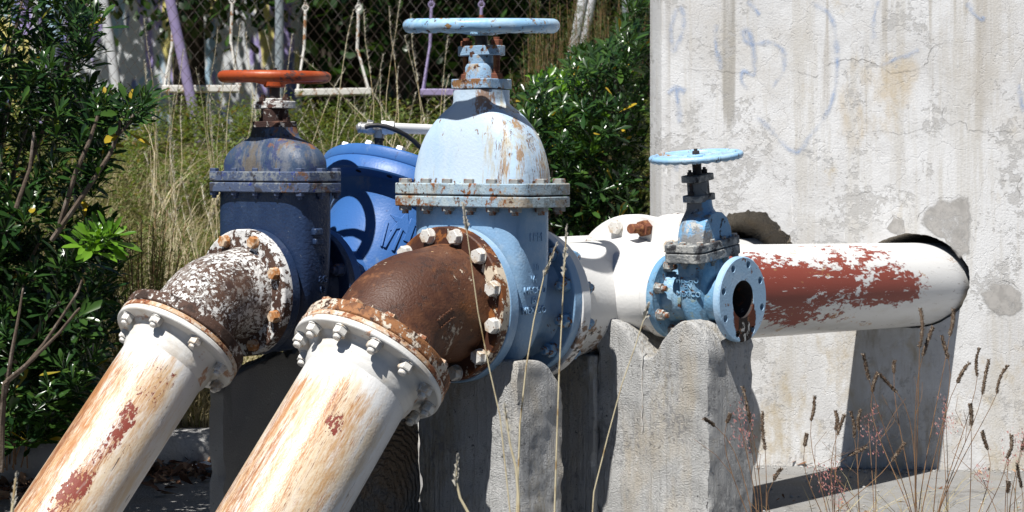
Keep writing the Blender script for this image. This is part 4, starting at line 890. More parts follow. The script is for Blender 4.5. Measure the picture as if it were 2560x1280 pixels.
# fittings, hose and pipe on top of the cover
def loc(px, py, D): return iv @ pxw(px, py, D)
D0 = 6.08
tap = thing('pipe_fitting', 'grey metal tee fitting with white plastic pipe on top of the bright blue valve', 'fitting', T(pxw(947, 345, D0)))
lo2 = lambda px, py, D=D0: pxw(px, py, D) - pxw(947, 345, D0)
b = MB(); b.tube([lo2(947, 374), lo2(947, 340)], 0.013, 16); b.tube([lo2(947, 352), lo2(947, 346)], 0.017, 6); b.obj('nipple', rubber, tap)
b = MB(); b.tube([lo2(947, 345), lo2(950, 318)], 0.0165, 16); b.tube([lo2(908, 320), lo2(962, 322)], 0.016, 16); b.tube([lo2(918, 320), lo2(932, 320)], 0.021, 6); b.obj('tee', steel, tap)
b = MB(); b.tube([lo2(890, 318), lo2(896, 318), lo2(908, 320)], [0.006, 0.015, 0.016], 12); b.tube([lo2(898, 318), lo2(902, 319)], 0.018, 12); b.tube([lo2(925, 310), lo2(927, 300)], 0.010, 10); b.obj('hose_clamp', steel, tap)
b = MB(); b.tube([lo2(955, 320), lo2(966, 319)], 0.022, 20); b.tube([lo2(964, 319), lo2(985, 320)], 0.0195, 20); b.tube([lo2(980, 320), lo2(1180, 328, 6.3)], 0.0155, 20); b.obj('plastic_pipe', pvc, tap)
hs = thing('hose', 'black rubber hose arching over the bright blue cover', 'hose', T(pxw(935, 315, D0 - 0.03)))
b = MB(); P = [(912, 318), (925, 314), (945, 313), (965, 316), (990, 325), (1015, 338), (1035, 353), (1052, 370), (1065, 388), (1080, 410)]
b.tube([pxw(x, y, D0 - 0.03 + 0.0012 * max(0, x - 1000)) - pxw(935, 315, D0 - 0.03) for x, y in P], 0.0072, 12); b.obj('tube', rubber, hs)
# pipe from the control valve to the tank
v = thing('water_pipe', 'white pipe running into the upper hole of the tank behind the tee', 'pipe', T(PL(0.815)) @ RL)
b = MB(); b.lathe([(0.112, 0.03), (0.112, 0.60), (0.112, 1.18)], 48, RZX); b.obj('pipe', tee_white, v)
for a in (0.0, 1.18): o = flange(v, 0.1715, 0.03, RZX, tee_white); o.matrix_basis = T((a, 0, 0))
o = flange(v, 0.174, 0.028, RZX, lichen_white); o.matrix_basis = T((1.212, 0, 0))
b = MB(); b.lathe([(0.10, 1.24), (0.075, 1.30), (0.075, 1.86)], 40, RZX @ T((-0.0, 0, 0))); b.obj('pipe_end', tee_white, v)
bolts(v, BW8_N, 0.149, 8, T((1.18, 0, 0)) @ RZMX)

# ---- white tee
MT = T(PM(0.640)) @ RL
v = thing('pipe_tee', 'white painted tee with rusty underside between the pale blue valve and the tank pipe', 'pipe tee', MT)
b = MB()
b.lathe([(0.17, -0.29), (0.175, -0.275), (0.166, -0.262), (0.160, -0.25), (0.160, -0.05), (0.162, 0.1), (0.168, 0.172), (0.172, 0.18)], 72, RZX)
b.lathe([(0.125, 0.0), (0.120, 0.10), (0.114, 0.15), (0.106, 0.18), (0.101, 0.21), (0.101, 0.235)], 56, T((0, 0, 0.014)) @ RZMY)
b.obj('body', tee_white, v)
o = flange(v, 0.206, 0.036, RZX, tee_white); o.matrix_basis = T((-0.315, 0, 0))
o = flange(v, 0.232, 0.040, RZX, tee_white); o.matrix_basis = T((0.175, 0, 0))
o = flange(v, 0.1155, 0.024, RZMY, tee_white); o.matrix_basis = T((0.005, -0.236, 0.017))
b = MB(); b.cyl(0.108, 0, 0.004, 48, RZMY); o = b.obj('gasket', gasket_m, v); o.matrix_basis = T((0.005, -0.2585, 0.017))
bolts(v, BW_S, 0.200, 12, T((0.175, 0, 0)) @ RZMX, phase=0.5, skip=(11,))
bolts(v, BB_N, 0.181, 12, T((-0.279, 0, 0)) @ RZX)
sb = MB(); sb.loft([[(x, y, q) for x, y, q in r] for r in hexa(0.042, 0.024)]); sb.cyl(0.013, 0, 0.075, 18)
for k in range(14): sb.ring([(0.012, 0.027 + k * 0.0034), (0.0142, 0.0287 + k * 0.0034), (0.012, 0.0304 + k * 0.0034)], 18)
Ms = T((0.175, 0, 0)) @ RZMX @ Matrix.Rotation(2 * pi * 11.5 / 12, 4, 'Z') @ T((0.200, 0, 0))
sb.obj('rusty_stud', stud_rust, v, 0, Ms)['label'] = 'bare rusty threaded stud and nut'

# ---- small blue valve on the branch
MS = T(PM(0.645) + Vector((0, 0, 0.017))) @ RL @ T((0, -0.3775, 0)) @ Matrix.Rotation(radians(90), 4, 'Z') @ Matrix.Rotation(radians(-7), 4, 'X')
v = thing('gate_valve', 'small blue valve with open stained flange and lichen-grey bonnet on the white tee', 'valve', MS, 'gate valves on the pipes')
b = MB()
body_loft(b, [(-0.088, 0.015, 0.015, 2.0), (-0.080, 0.045, 0.032, 2.2), (-0.06, 0.066, 0.040, 2.6), (-0.02, 0.078, 0.045, 3.2), (0.04, 0.080, 0.047, 3.4), (0.110, 0.080, 0.048, 3.6)])
b.ring([(0.051, -0.118), (0.072, -0.118), (0.072, -0.088), (0.066, -0.078), (0.064, -0.06), (0.064, 0.06), (0.066, 0.078), (0.072, 0.088), (0.072, 0.118), (0.051, 0.118)], 48, RZX)
o = b.obj('body', small_blue, v)
c = MB(); c.cyl(0.0505, -0.3, 0.05, 48, RZX); cut = c.obj('cutter', dark_iron, None, 0, MS)
bool_cut(o, [cut]); o.data.set_sharp_from_angle(angle=radians(38))
def bored(name, Ro, ri, th, nh, rc, rh, m):
    b = MB(); b.ring([(ri, 0), (ri, th), (Ro - 0.003, th), (Ro, th - 0.003), (Ro, 0.003), (Ro - 0.003, 0)], 96); o = b.obj(name, m, None)
    cs = []
    for i in range(nh):
        a = 2 * pi * (i + 0.5) / nh; c = MB(); c.cyl(rh, -0.02, th + 0.02, 20); cs.append(c.obj('cutter', m, None, 0, T((rc * cos(a), rc * sin(a), 0))))
    bool_cut(o, cs, False); o.data.set_sharp_from_angle(angle=radians(38)); return o
b = MB(); b.lathe([(0.0502, -0.1190), (0.0502, -0.02), (0.045, 0.0), (0.0, 0.004)], 40, RZX, False, False); b.obj('bore', dark_iron, v, fix=False)
o = bored('flange', 0.1145, 0.051, 0.022, 8, 0.0953, 0.0098, flange_blue); o.parent = v
o.data.transform(T((-0.12, 0, 0)) @ RZX)
o2 = link('flange', o.data.copy(), v); o2.data.transform(T((0.218, 0, 0)))
o2.data.materials.clear(); o2.data.materials.append(small_blue)
bolts(v, BG_N, 0.0953, 8, T((0.098, 0, 0)) @ RZMX)
plate_stack(v, (0.108, 0.135, 0.158), 0.205, 0.125, 0.02, lichen_grey, bolt_grey, 0.018, 4, gap=0.002, cc=2, upstand=0.007)
b = MB(); body_loft(b, [(0.156, 0.078, 0.046, 3.0), (0.175, 0.077, 0.045, 2.8), (0.20, 0.070, 0.043, 2.6), (0.222, 0.056, 0.040, 2.4), (0.240, 0.038, 0.036, 2.2), (0.252, 0.034, 0.034, 2.2), (0.268, 0.033, 0.033, 2.2)])
# flat lobe rib on the open side
b.loft([[( -0.052 + dx, y, z) for y, z in [(-0.070, 0.157), (0.070, 0.157), (0.066, 0.185), (0.052, 0.212), (0.030, 0.230), (0.0, 0.236), (-0.030, 0.230), (-0.052, 0.212), (-0.066, 0.185)]] for dx in (0, 0.05)])
b.obj('bonnet', dome_mix, v, 0.003)
b = MB(); b.prism(rrect(0.082, 0.062, 0.012, 2), 0.264, 0.282); b.lathe([(0.030, 0.28), (0.030, 0.318)], 28); b.prism(rrect(0.088, 0.058, 0.012, 2), 0.318, 0.336); b.obj('gland', lichen_grey, v, 0.002)
GL = MB(); GL.cyl(0.0045, 0.276, 0.352, 12)
for z in (0.282, 0.336): GL.loft([[(x, y, q + z) for x, y, q in r] for r in hexa(0.015, 0.010)])
gm = GL.mesh('gland_bolt', dark_iron, ang=25)
for s_ in (-1, 1): link('gland_bolt', gm, v, 0, T((0, s_ * 0.034, 0)))
b = MB(); b.cyl(0.0125, 0.33, 0.385, 18); b.obj('stem', dark_iron, v)
handwheel(v, 0.385, 0.1265, 0.0088, wheel_blue.copy(), 4, 26, Matrix.Rotation(radians(0.5), 4, 'X'), 0.025, 0.024, 0.006, web=True, lump=0.16)
wm = bpy.data.materials[-1]
Mu = lambda x, z, y: T((x, y, z)) @ Matrix.Rotation(radians(180), 4, 'Z') @ Matrix.Rotation(radians(90), 4, 'X')
for s_, z in (('HECHO', 0.060), ('EN', 0.042), ('MEXICO', 0.022)):
    text('raised_lettering', s_, 0.021, small_blue, v, Mu(0.0, z, 0.0795), 0.002)

# ---- big red and white pipe into the tank
Mq = T(PM(0.855)) @ RL; d = (PM(2.7) - PM(0.855)).normalized(); yv = Vector((0.766, -0.643, 0)); xv = yv.cross(d)
Mb = Matrix(((xv.x, yv.x, d.x, 0), (xv.y, yv.y, d.y, 0), (xv.z, yv.z, d.z, 0), (0, 0, 0, 1)))
v = thing('water_pipe', 'large white pipe with worn red paint running into the tank wall', 'pipe', T(PM(0.860)) @ Mb)
b = MB(); b.lathe([(0.146, 0.04 + i * 0.1) for i in range(21)], 96); b.obj('pipe', big_pipe_m, v)
b = MB(); b.cyl(0.232, -0.001, 0.039, 72); b.obj('flange', tee_white, v, 0.004)

# ---- concrete supports
def block(name, label, M, x0, x1, y0, y1, zb, zt, m, top=None, seed=0, rough=0.006, st=0.012, round_=0.007, mats=None):
    """block in line frame with a shaped, uneven top: top(x, y) is added to zt"""
    b = MB(); nx = max(2, int((x1 - x0) / st)); ny = max(2, int((y1 - y0) / st)); nz = 40
    def pt(x, y, z):
        p = Vector((x * 1.0, y, z)); q = rough * Vector((noise.noise(p * 9 + Vector((seed, 0, 0))), noise.noise(p * 9 + Vector((0, seed, 5))), noise.noise(p * 9 + Vector((3, 0, seed)))))
        q += rough * 0.5 * Vector((noise.noise(p * 30), noise.noise(p * 30 + Vector((5, 0, 0))), 0))
        ed = max(0.0, 1 - min(abs(x - x0), abs(x - x1)) / 0.012) * max(0.0, 1 - min(abs(y - y0), abs(y - y1)) / 0.012)      # chipped corners
        if ed: c_ = max(0.0, noise.noise(Vector((seed, z * 14, x * 3 + y * 3))) + 0.25 * noise.noise(Vector((seed, z * 60, 1)))); q += Vector((cx - x, cy - y, 0)).normalized() * c_ * 0.022 * ed
        return p + q
    cx, cy = (x0 + x1) / 2, (y0 + y1) / 2
    per = [(x0 + (x1 - x0) * i / nx, y0) for i in range(nx)] + [(x1, y0 + (y1 - y0) * i / ny) for i in range(ny)] + [(x1 - (x1 - x0) * i / nx, y1) for i in range(nx)] + [(x0, y1 - (y1 - y0) * i / ny) for i in range(ny)]
    tz = lambda x, y: zt + (top(x, y) if top else 0)
    cx, cy = (x0 + x1) / 2, (y0 + y1) / 2
    rings = [[pt(x, y, zb + (tz(x, y) - round_ - zb) * k / nz) for x, y in per] for k in range(nz + 1)]
    sh = lambda x, y, f: (cx + (x - cx) * f, cy + (y - cy) * f)
    for f, dz in ((0.985, -0.3), (0.96, 0.0), (0.8, 0), (0.6, 0), (0.4, 0), (0.2, 0), (0.03, 0)):
        r = []
        for x, y in per:
            X, Y = sh(x, y, f); r.append(pt(X, Y, tz(X, Y) + dz * round_))
        rings.append(r)
    b.loft(rings); o = b.obj(name, mats or m, None, 0, M, ang=50)
    return tag(o, label, 'concrete block', 'concrete supports under the pipes')
Mz = T(Vector((PM(0).x, PM(0).y, 0))) @ RL
axz = PM(0.3).z
g = lambda t, c, w_: math.exp(-((t - c) / w_) ** 2)
def top3(x, y):   # saddle below the small valve's rear flange
    s_ = -y; r = 0.0
    d_ = abs(s_ - 0.275)
    z = 0.052 * g(s_, 0.14, 0.10) + 0.058 * g(s_, 0.395, 0.075) - 0.062 * g(s_, 0.272, 0.062) - 0.10 * max(0, (s_ - 0.44) / 0.06) ** 2 - 0.08 * max(0, (-0.02 - s_) / 0.1)
    return z + 0.006 * noise.noise(Vector((x * 20, y * 20, 1)))
block('concrete_pier', 'pale concrete pier notched under the small blue valve', Mz, 0.515, 0.73, -0.475, -0.105, -0.05, axz - 0.102, pier_c, top3, 3)
block('concrete_pier', 'shaded concrete pier under the white tee, left of the notched pier', Mz, 0.50, 0.70, -0.104, 0.16, -0.05, axz - 0.155, pier_c, lambda x, y: 0.0, 5)
def top2(x, y): return -0.10 * max(0, (x - 0.11) / 0.135) ** 2.4 + 0.004 * noise.noise(Vector((x * 18, y * 18, 6)))
block('concrete_pier', 'concrete pier with rounded shoulder under the pale blue valve', Mz, 0.060, 0.245, -0.200, 0.138, -0.05, axz - 0.135, pier_c, top2, 8)
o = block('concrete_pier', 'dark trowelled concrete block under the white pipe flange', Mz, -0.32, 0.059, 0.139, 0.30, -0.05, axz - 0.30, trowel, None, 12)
pd = MB(); pr_ = random.Random(2); Pq = [(0.5105, -0.262 + 0.004 * noise.noise(Vector((k * 0.4, 0, 2))), 0.615 - 0.0105 * k) for k in range(26)]
pier = [o for o in scene.objects if o.name == 'concrete_pier'][0]
pd.tube(Pq, [0.0013 + 0.0005 * noise.noise(Vector((k * 0.5, 3, 0))) for k in range(26)], 6); pd.obj('paint_drip', bolt_white, pier)
# thin broken slab at left
SA = atan2(0.883, 0.469)
Msl = T((-0.770, 5.46, 0)) @ Matrix.Rotation(SA, 4, 'Z')
def tops(x, y): return 0.05 * min(1, x / 0.10) + 0.035 * min(1, max(0, x - 0.12) / 0.25) + 0.022 * noise.noise(Vector((x * 14, 0, 3))) + 0.014 * noise.noise(Vector((x * 45, 0, 8)))
block('concrete_slab', 'broken thin concrete slab with jagged top standing behind the two white pipes', Msl, 0.0, 0.75, 0.0, 0.045, -0.05, 0.468, slab_c, tops, 15, st=0.012, rough=0.002, round_=0.004)

# ------------------------------------------------------------------ vegetation
def inside(p, poly):
    x, y = p; c = False; j = len(poly) - 1
    for i in range(len(poly)):
        xi, yi = poly[i]; xj, yj = poly[j]
        if (yi > y) != (yj > y) and x < (xj - xi) * (y - yi) / (yj - yi) + xi: c = not c
        j = i
    return c
LEAF = [(0, 0, 0), (0.30, 0.045, 0.0), (0.30, 0, -0.012), (0.30, -0.045, 0), (0.72, 0.125, 0.0), (0.72, 0, -0.03), (0.72, -0.125, 0), (0.93, 0.07, -0.02), (0.93, 0, -0.04), (0.93, -0.07, -0.02), (1.0, 0, -0.05)]
LF = [(0, 2, 1), (0, 3, 2), (1, 2, 5, 4), (2, 3, 6, 5), (4, 5, 8, 7), (5, 6, 9, 8), (7, 8, 10), (8, 9, 10)]
def leaf(b, p, d, up, L_, droop, rnd, wid=1.0):
    d = d.normalized(); s_ = d.cross(up)
    if s_.length < 1e-4: s_ = d.orthogonal()
    s_.normalize(); n_ = s_.cross(d)
    vs = []
    for x, y, z in LEAF: vs.append(p + d * (x * L_) + s_ * (y * L_ * wid) + n_ * (z * L_ * 1.0 - droop * L_ * x * x))
    b.add(vs, LF)
def rosette(b, p, axis, n, L_, rnd, spread=1.0, idx=0):
    b.cur = idx; axis = axis.normalized(); o = axis.orthogonal().normalized(); q = axis.cross(o)
    for k in range(n):
        a = k * 2.39996 + rnd.uniform(-0.2, 0.2); f = k / n
        el = radians(78 - 72 * f * spread + rnd.uniform(-8, 8))
        d = axis * sin(el) + (o * cos(a) + q * sin(a)) * cos(el)
        leaf(b, p - axis * (f * 0.03) , d, axis, L_ * rnd.uniform(0.6, 1.15) * (0.65 + 0.55 * f), rnd.uniform(-0.05, 0.30), rnd, rnd.uniform(0.8, 1.2))
    b.cur = 0
def bush(name, label, base, samples, L_, seed, young=(), nb=60, extra=(), lo=10, hi=15):
    rnd = random.Random(seed); v = thing(name, label, 'bush', T(base))
    b = MB(); br = MB()
    for i, p in enumerate(samples):
        ax = (p - base); ax = Vector((ax.x * 0.5, ax.y * 0.5, abs(ax.z) * 0.5 + 0.3)).normalized() + Vector((rnd.uniform(-.6, .6), rnd.uniform(-.7, .3), rnd.uniform(-.1, .5)))
        yg = any((p - q).length < r_ for q, r_ in young)
        rosette(b, p - base, ax, rnd.randint(lo, hi), L_ * rnd.uniform(0.65, 1.2), rnd, idx=1 if yg else 0)
        if rnd.random() < nb / len(samples):
            c = p - base; P = []
            for k in range(7):
                t = k / 6; P.append(Vector((c.x * t ** 1.2, c.y * t ** 1.2, c.z * t ** 0.85)) + Vector((noise.noise(Vector((i, t * 3, 0))), noise.noise(Vector((i, t * 3, 5))), 0)) * 0.05 * sin(pi * t))
            br.tube(P, [0.010 * (1 - 0.75 * k / 6) + 0.002 for k in range(7)], 7)
    for P, r0, r1 in extra:
        br.tube([p - base for p in P], [r0 + (r1 - r0) * i / (len(P) - 1) for i in range(len(P))], 8)
    b.obj('foliage', [leaf_glossy, leaf_young], v, fix=False, smooth=True, ang=180)
    br.obj('branch', bark, v, fix=False)
    return v
rb = random.Random(21)
LP = [(-420, -160), (150, -160), (228, 0), (246, 60), (225, 140), (195, 200), (240, 215), (300, 222), (365, 240), (372, 280), (330, 315), (290, 330), (255, 420), (225, 520), (285, 560), (300, 640), (300, 740), (270, 840), (240, 920), (190, 1000), (130, 1080), (60, 1130), (0, 1160), (-420, 1160)]
S = []
while len(S) < 1750:
    px, py = rb.uniform(-420, 380), rb.uniform(-160, 1160)
    if not inside((px, py), LP): continue
    D = rb.uniform(5.9, 7.4)
    if px > 200 and py < 520: D = rb.uniform(5.9, 6.5)
    if py > 600: D = rb.uniform(6.1, 7.3)
    p = pxw(px, py, D)
    if p.z < 0.25: continue
    S.append(p)
for _ in range(170):
    px, py = rb.uniform(-20, 250), rb.uniform(600, 1100)
    if inside((px, py), LP): S.append(pxw(px, py, rb.uniform(5.95, 6.4)))
for px, py in [(240, 245), (262, 262), (300, 285), (325, 262), (345, 275), (360, 255), (225, 590), (240, 600), (230, 615), (255, 590), (195, 785), (180, 800)]: S.append(pxw(px, py, 5.9))
bx = lambda L_: [pxw(x, y, D) for x, y, D in L_]
bush('evergreen_bush', 'glossy dark green bush filling the left edge beside the white pipes', Vector((-1.75, 6.45, 0.05)), S, 0.081, 5,
     young=[(pxw(238, 598, 5.9), 0.09)], nb=26,
     extra=[(bx([(0, 1180, 5.95), (4, 1060, 5.95), (12, 960, 5.9)]), 0.012, 0.008), (bx([(10, 960, 5.9), (60, 920, 5.9), (110, 860, 5.9), (150, 800, 5.85), (195, 730, 5.85), (205, 700, 5.85)]), 0.007, 0.003), (bx([(20, 950, 5.9), (80, 900, 5.8), (150, 830, 5.8), (190, 780, 5.8), (200, 770, 5.8)]), 0.006, 0.003),
            (bx([(15, 980, 5.95), (30, 880, 5.9), (45, 800, 5.9), (58, 720, 5.9)]), 0.007, 0.003), (bx([(130, 600, 5.95), (200, 500, 5.9), (240, 440, 5.9), (275, 385, 5.9), (293, 340, 5.9), (300, 300, 5.9)]), 0.008, 0.005),
            (bx([(293, 340, 5.9), (318, 315, 5.9), (335, 285, 5.9)]), 0.005, 0.004), (bx([(150, 560, 5.95), (190, 430, 5.9), (225, 350, 5.9), (245, 290, 5.9)]), 0.008, 0.005), (bx([(40, 520, 5.9), (75, 420, 5.9), (85, 330, 5.9)]), 0.007, 0.004)])
RP = [(1700, -40), (1575, -40), (1560, 40), (1548, 90), (1510, 128), (1470, 112), (1440, 118), (1420, 165), (1380, 172), (1345, 196), (1300, 240), (1315, 275), (1295, 300), (1305, 340), (1330, 400), (1350, 470), (1360, 640), (1700, 640)]
S = []
while len(S) < 1000:
    px, py = rb.uniform(1290, 1700), rb.uniform(-40, 640)
    if not inside((px, py), RP): continue
    D = rb.uniform(7.75, 9.0)
    p = pxw(px, py, D)
    if pxw(px, py, D).x > 0.43 + 0.12 * (D - 7.6): continue
    S.append(p)
for px, py in [(1290, 225), (1275, 245), (1300, 520), (1420, 530)]: S.append(pxw(px, py, 8.6))
bush('evergreen_bush', 'glossy green bush between the pale blue dome and the tank', Vector((0.25, 8.5, 0.2)), S, 0.074, 8, young=[(pxw(1375, 190, 8.2), 0.14), (pxw(1450, 330, 8.0), 0.12), (pxw(1440, 130, 8.2), 0.08)], nb=22)

# grass, weeds
def blade(b, p, h, lean, az, w_, rnd, seg=3):
    vs = []; d = Vector((cos(az), sin(az), 0)); s_ = Vector((-sin(az + 0.7), cos(az + 0.7), 0))
    for k in range(seg):
        t = k / seg; q = p + Vector((0, 0, h * t * (1 - 0.25 * lean * t))) + d * (h * lean * t * t)
        ww = w_ * (1 - t * 0.7); vs += [q - s_ * ww, q + s_ * ww]
    vs.append(p + Vector((0, 0, h * (1 - 0.3 * lean))) + d * (h * lean))
    fs = [(2 * k, 2 * k + 1, 2 * k + 3, 2 * k + 2) for k in range(seg - 1)] + [(2 * seg - 2, 2 * seg - 1, 2 * seg)]
    b.add(vs, fs)
def rand_bank(rnd, dmin, dmax, x0, x1):
    x = rnd.uniform(x0, x1); y = kerb_y(x) + 0.1 + dmin + (dmax - dmin) * rnd.random() ** 1.2
    return Vector((x, y, bank_z(x, y) - 0.01))
rg = random.Random(4)
b = MB(); cnt = 0
while cnt < 17000:
    p = rand_bank(rg, 0.0, 5.2, -2.6, 0.5)
    if noise.noise(Vector((p.x * 1.7, p.y * 1.7, 2))) + rg.uniform(-.5, .5) < -0.1: continue
    blade(b, p, rg.uniform(0.05, 0.16), rg.uniform(0.2, 1.1), rg.uniform(0, 2 * pi), rg.uniform(0.0015, 0.0035), rg); cnt += 1
tag(b.obj('grass', blade_green, fix=False), 'short green grass growing over the sloping bank', 'grass', kind='stuff')
b = MB(); cnt = 0
while cnt < 24000:
    p = rand_bank(rg, 0.0, 5.2, -2.6, 0.5)
    if noise.noise(Vector((p.x * 1.3, p.y * 1.3, 7))) + rg.uniform(-.5, .5) < 0.0: continue
    blade(b, p, rg.uniform(0.06, 0.30), rg.uniform(0.2, 1.5), rg.uniform(0, 2 * pi), rg.uniform(0.001, 0.0026), rg); cnt += 1
for i in range(1600):
    x = rg.uniform(-2.2, -0.5); p = Vector((x, kerb_y(x) + rg.uniform(0.08, 0.5), 0)); p.z = bank_z(p.x, p.y) - 0.01
    blade(b, p, rg.uniform(0.12, 0.34), rg.uniform(0.2, 1.5), rg.uniform(0, 2 * pi), rg.uniform(0.0012, 0.0025), rg, 4)
tag(b.obj('dry_grass', blade_dry, fix=False), 'dry straw-coloured grass tangled over the bank', 'dry grass', kind='stuff')
b = MB()
for i in range(3000):
    x = rg.uniform(-3.6, 1.2); d = rg.uniform(2.2, 7.4)
    p = Vector((x, kerb_y(max(-6, x)) + d, 0)); p.z = bank_z(p.x, p.y)
    h = rg.uniform(0.12, 0.36) * (1.0 if d > 3.6 else 0.55); ln = Vector((rg.uniform(-.3, .3), rg.uniform(-.3, .3), 1)).normalized()
    for k in range(int(14 + h * 50)):
        t = rg.uniform(0.1, 1) ; a = rg.uniform(0, 2 * pi)
        q = p + ln * (h * t); dd = Vector((cos(a), sin(a), rg.uniform(0.1, 0.9)))
        leaf(b, q + Vector((cos(a), sin(a), 0)) * rg.uniform(0, .05), dd, Vector((0, 0, 1)), rg.uniform(0.03, 0.06), 0.1, rg, 1.3)
tag(b.obj('weeds', leaf_weed, fix=False, smooth=True, ang=180), 'low leafy weeds spread over the upper bank by the fence', 'weeds', kind='stuff')
# feathery dark herb at the foot of the left bush
def herb(name, label, x, y, h, n, m, seed, spread, cat='weed', fine=0.03, group=None, wid=0.5):
    rnd = random.Random(seed); z = bank_z(max(-6, min(3, x)), y); v = thing(name, label, cat, T((x, y, z)), group)
    b = MB(); st_ = MB()
    for i in range(n):
        a = rnd.uniform(0, 2 * pi); top_ = Vector((cos(a), sin(a), 0)) * spread * rnd.random() ** 0.6 + Vector((0, 0, h * rnd.uniform(0.6, 1)))
        b0 = Vector((cos(a), sin(a), 0)) * spread * 0.35 * rnd.random()
        st_.tube([b0, b0.lerp(top_, 0.5) + Vector((0, 0, 0.03 * h)), top_], [0.003, 0.0022, 0.0012], 4)
        for k in range(int(20 + 95 * h)):
            t = rnd.uniform(0.12, 1) ** 0.8; q = b0.lerp(top_, t); e = rnd.uniform(0, 2 * pi)
            leaf(b, q, Vector((cos(e), sin(e), rnd.uniform(0.2, 1.4))), Vector((0, 0, 1)), fine * rnd.uniform(0.6, 1.5), 0.1, rnd, wid)
    b.obj('foliage', m, v, fix=False, smooth=True, ang=180); st_.obj('stem', stem_brown, v, fix=False)
    return v
herb('feathery_shrub', 'fine-leaved dark shrub just right of the glossy left bush', -1.36, 7.55, 0.75, 70, leaf_weed, 3, 0.26, 'shrub', 0.03, None, 0.35)
herb('feathery_shrub', 'low fine-leaved shrub on the bank behind the sloping left pipe', -1.75, 7.7, 0.6, 60, leaf_weed, 4, 0.35, 'shrub', 0.035, None, 0.4)
tw = [(1330, 11.0, 1.05), (1400, 11.4, 1.25), (1455, 11.2, 1.3), (1500, 11.5, 1.2), (1560, 11.8, 1.35), (1300, 11.7, 0.8), (1425, 10.6, 0.9), (1375, 10.4, 0.85), (1345, 11.9, 1.2), (1530, 10.9, 1.05), (1480, 11.9, 1.4), (1265, 11.5, 0.55)]
for i, (px, y, h) in enumerate(tw):
    herb('tall_weed', 'tall grey-green weed growing between the pale blue dome and the tank', (px - 1280) * y / F, y, h, 22, leaf_tall, 30 + i, 0.17, 'weed', 0.032, 'tall weeds behind the right bush', 0.42)

# tall feathery grass stalks on the bank
def stalk_mesh(h, bend, seed, fl):
    rnd = random.Random(seed); b = MB(); P = [Vector((bend * (k / 8) ** 2.2 * h, 0.02 * sin(k), h * (k / 8) * (1 - 0.15 * bend * k / 8))) for k in range(9)]
    b.tube(P, [0.0019 - 0.0012 * k / 8 for k in range(9)], 5); b.cur = 1
    for k in range(fl):
        t = 1 - 0.26 * rnd.random(); i = min(7, int(t * 8)); q = P[i].lerp(P[i + 1], t * 8 - i); a = rnd.uniform(0, 2 * pi)
        blade(b, q, rnd.uniform(0.008, 0.022), 0.8, a, 0.0009, rnd, 2)
    b.cur = 0
    for k in range(3):
        a = rnd.uniform(0, 2 * pi); blade(b, Vector((0, 0, 0.02)), h * rnd.uniform(0.3, 0.55), rnd.uniform(0.4, 1.0), a, 0.0018, rnd, 4)
    return b.mesh('grass_stalk', [stalk_m, fluff_m], fix=False)
SM = [stalk_mesh(0.78, 0.12, 1, 90), stalk_mesh(0.62, 0.3, 2, 80), stalk_mesh(0.9, 0.05, 3, 110), stalk_mesh(0.7, 0.55, 4, 60), stalk_mesh(0.55, 0.15, 5, 70)]
first = None
for i in range(96):
    px = rg.choice([rg.uniform(360, 560), rg.uniform(380, 520), rg.uniform(560, 820), rg.uniform(820, 1010), rg.uniform(880, 1000), rg.uniform(1030, 1110)])
    y = rg.uniform(8.1, 10.6) if px < 560 else rg.uniform(9.3, 11.3)
    x = (px - 1280) * y / F
    o = bpy.data.objects.new('grass_stalk', SM[i % 5]); COL.objects.link(o)
    o.location = (x, y, bank_z(x, y)); o.rotation_euler = (0, 0, rg.uniform(0, 2 * pi)); k = rg.uniform(0.75, 1.25) * (1.2 if px > 560 else 1.0); o.scale = (k, k, k)
    tag(o, 'tall straw-coloured grass stalk with feathery pale head on the bank', 'grass stalk', 'tall grass stalks on the bank')

# trees and hedge far behind
def tree(label, x, y, h, blobs, n, seed, L_=0.13, trunk=0.16, m=None):
    rnd = random.Random(seed); z0 = bank_z(max(-6, min(3, x)), y); v = thing('tree', label, 'tree', T((x, y, z0)))
    b = MB(); P = [Vector((0.12 * noise.noise(Vector((k, seed, 0))), 0.1 * noise.noise(Vector((k, seed, 4))), h * k / 6)) for k in range(7)]
    b.tube(P, [trunk * (1 - 0.1 * k) for k in range(7)], 12)
    for c, r_ in blobs:
        c = Vector(c); q = P[4]; b.tube([q, q.lerp(c, 0.5) + Vector((0, 0, 0.15)), c], [trunk * 0.45, trunk * 0.3, trunk * 0.1], 8)
    b.obj('trunk', bark_dark, v, fix=False)
    b = MB()
    tot = sum((r_[0] * r_[1] * r_[2]) ** 0.55 for _, r_ in blobs)
    for c, r_ in blobs:
        cl = int(n * (r_[0] * r_[1] * r_[2]) ** 0.55 / tot / 26)
        for i in range(cl):
            d = Vector((rnd.gauss(0, 1), rnd.gauss(0, 1), rnd.gauss(0, 1))).normalized() * rnd.random() ** 0.4
            q = Vector(c) + Vector((d.x * r_[0], d.y * r_[1], d.z * r_[2]))
            for k in range(26):
                e = Vector((rnd.gauss(0, 1), rnd.gauss(0, 1), rnd.gauss(0, 1))) * 0.16
                leaf(b, q + e, Vector((rnd.uniform(-1, 1), rnd.uniform(-1, 1), rnd.uniform(-1.2, 0.4))), Vector((rnd.uniform(-.6, .6), rnd.uniform(-.6, .6), 1)), L_ * rnd.uniform(0.7, 1.2), 0.2, rnd, 2.1)
    b.obj('crown', m or leaf_tree, v, fix=False, smooth=True, ang=180)
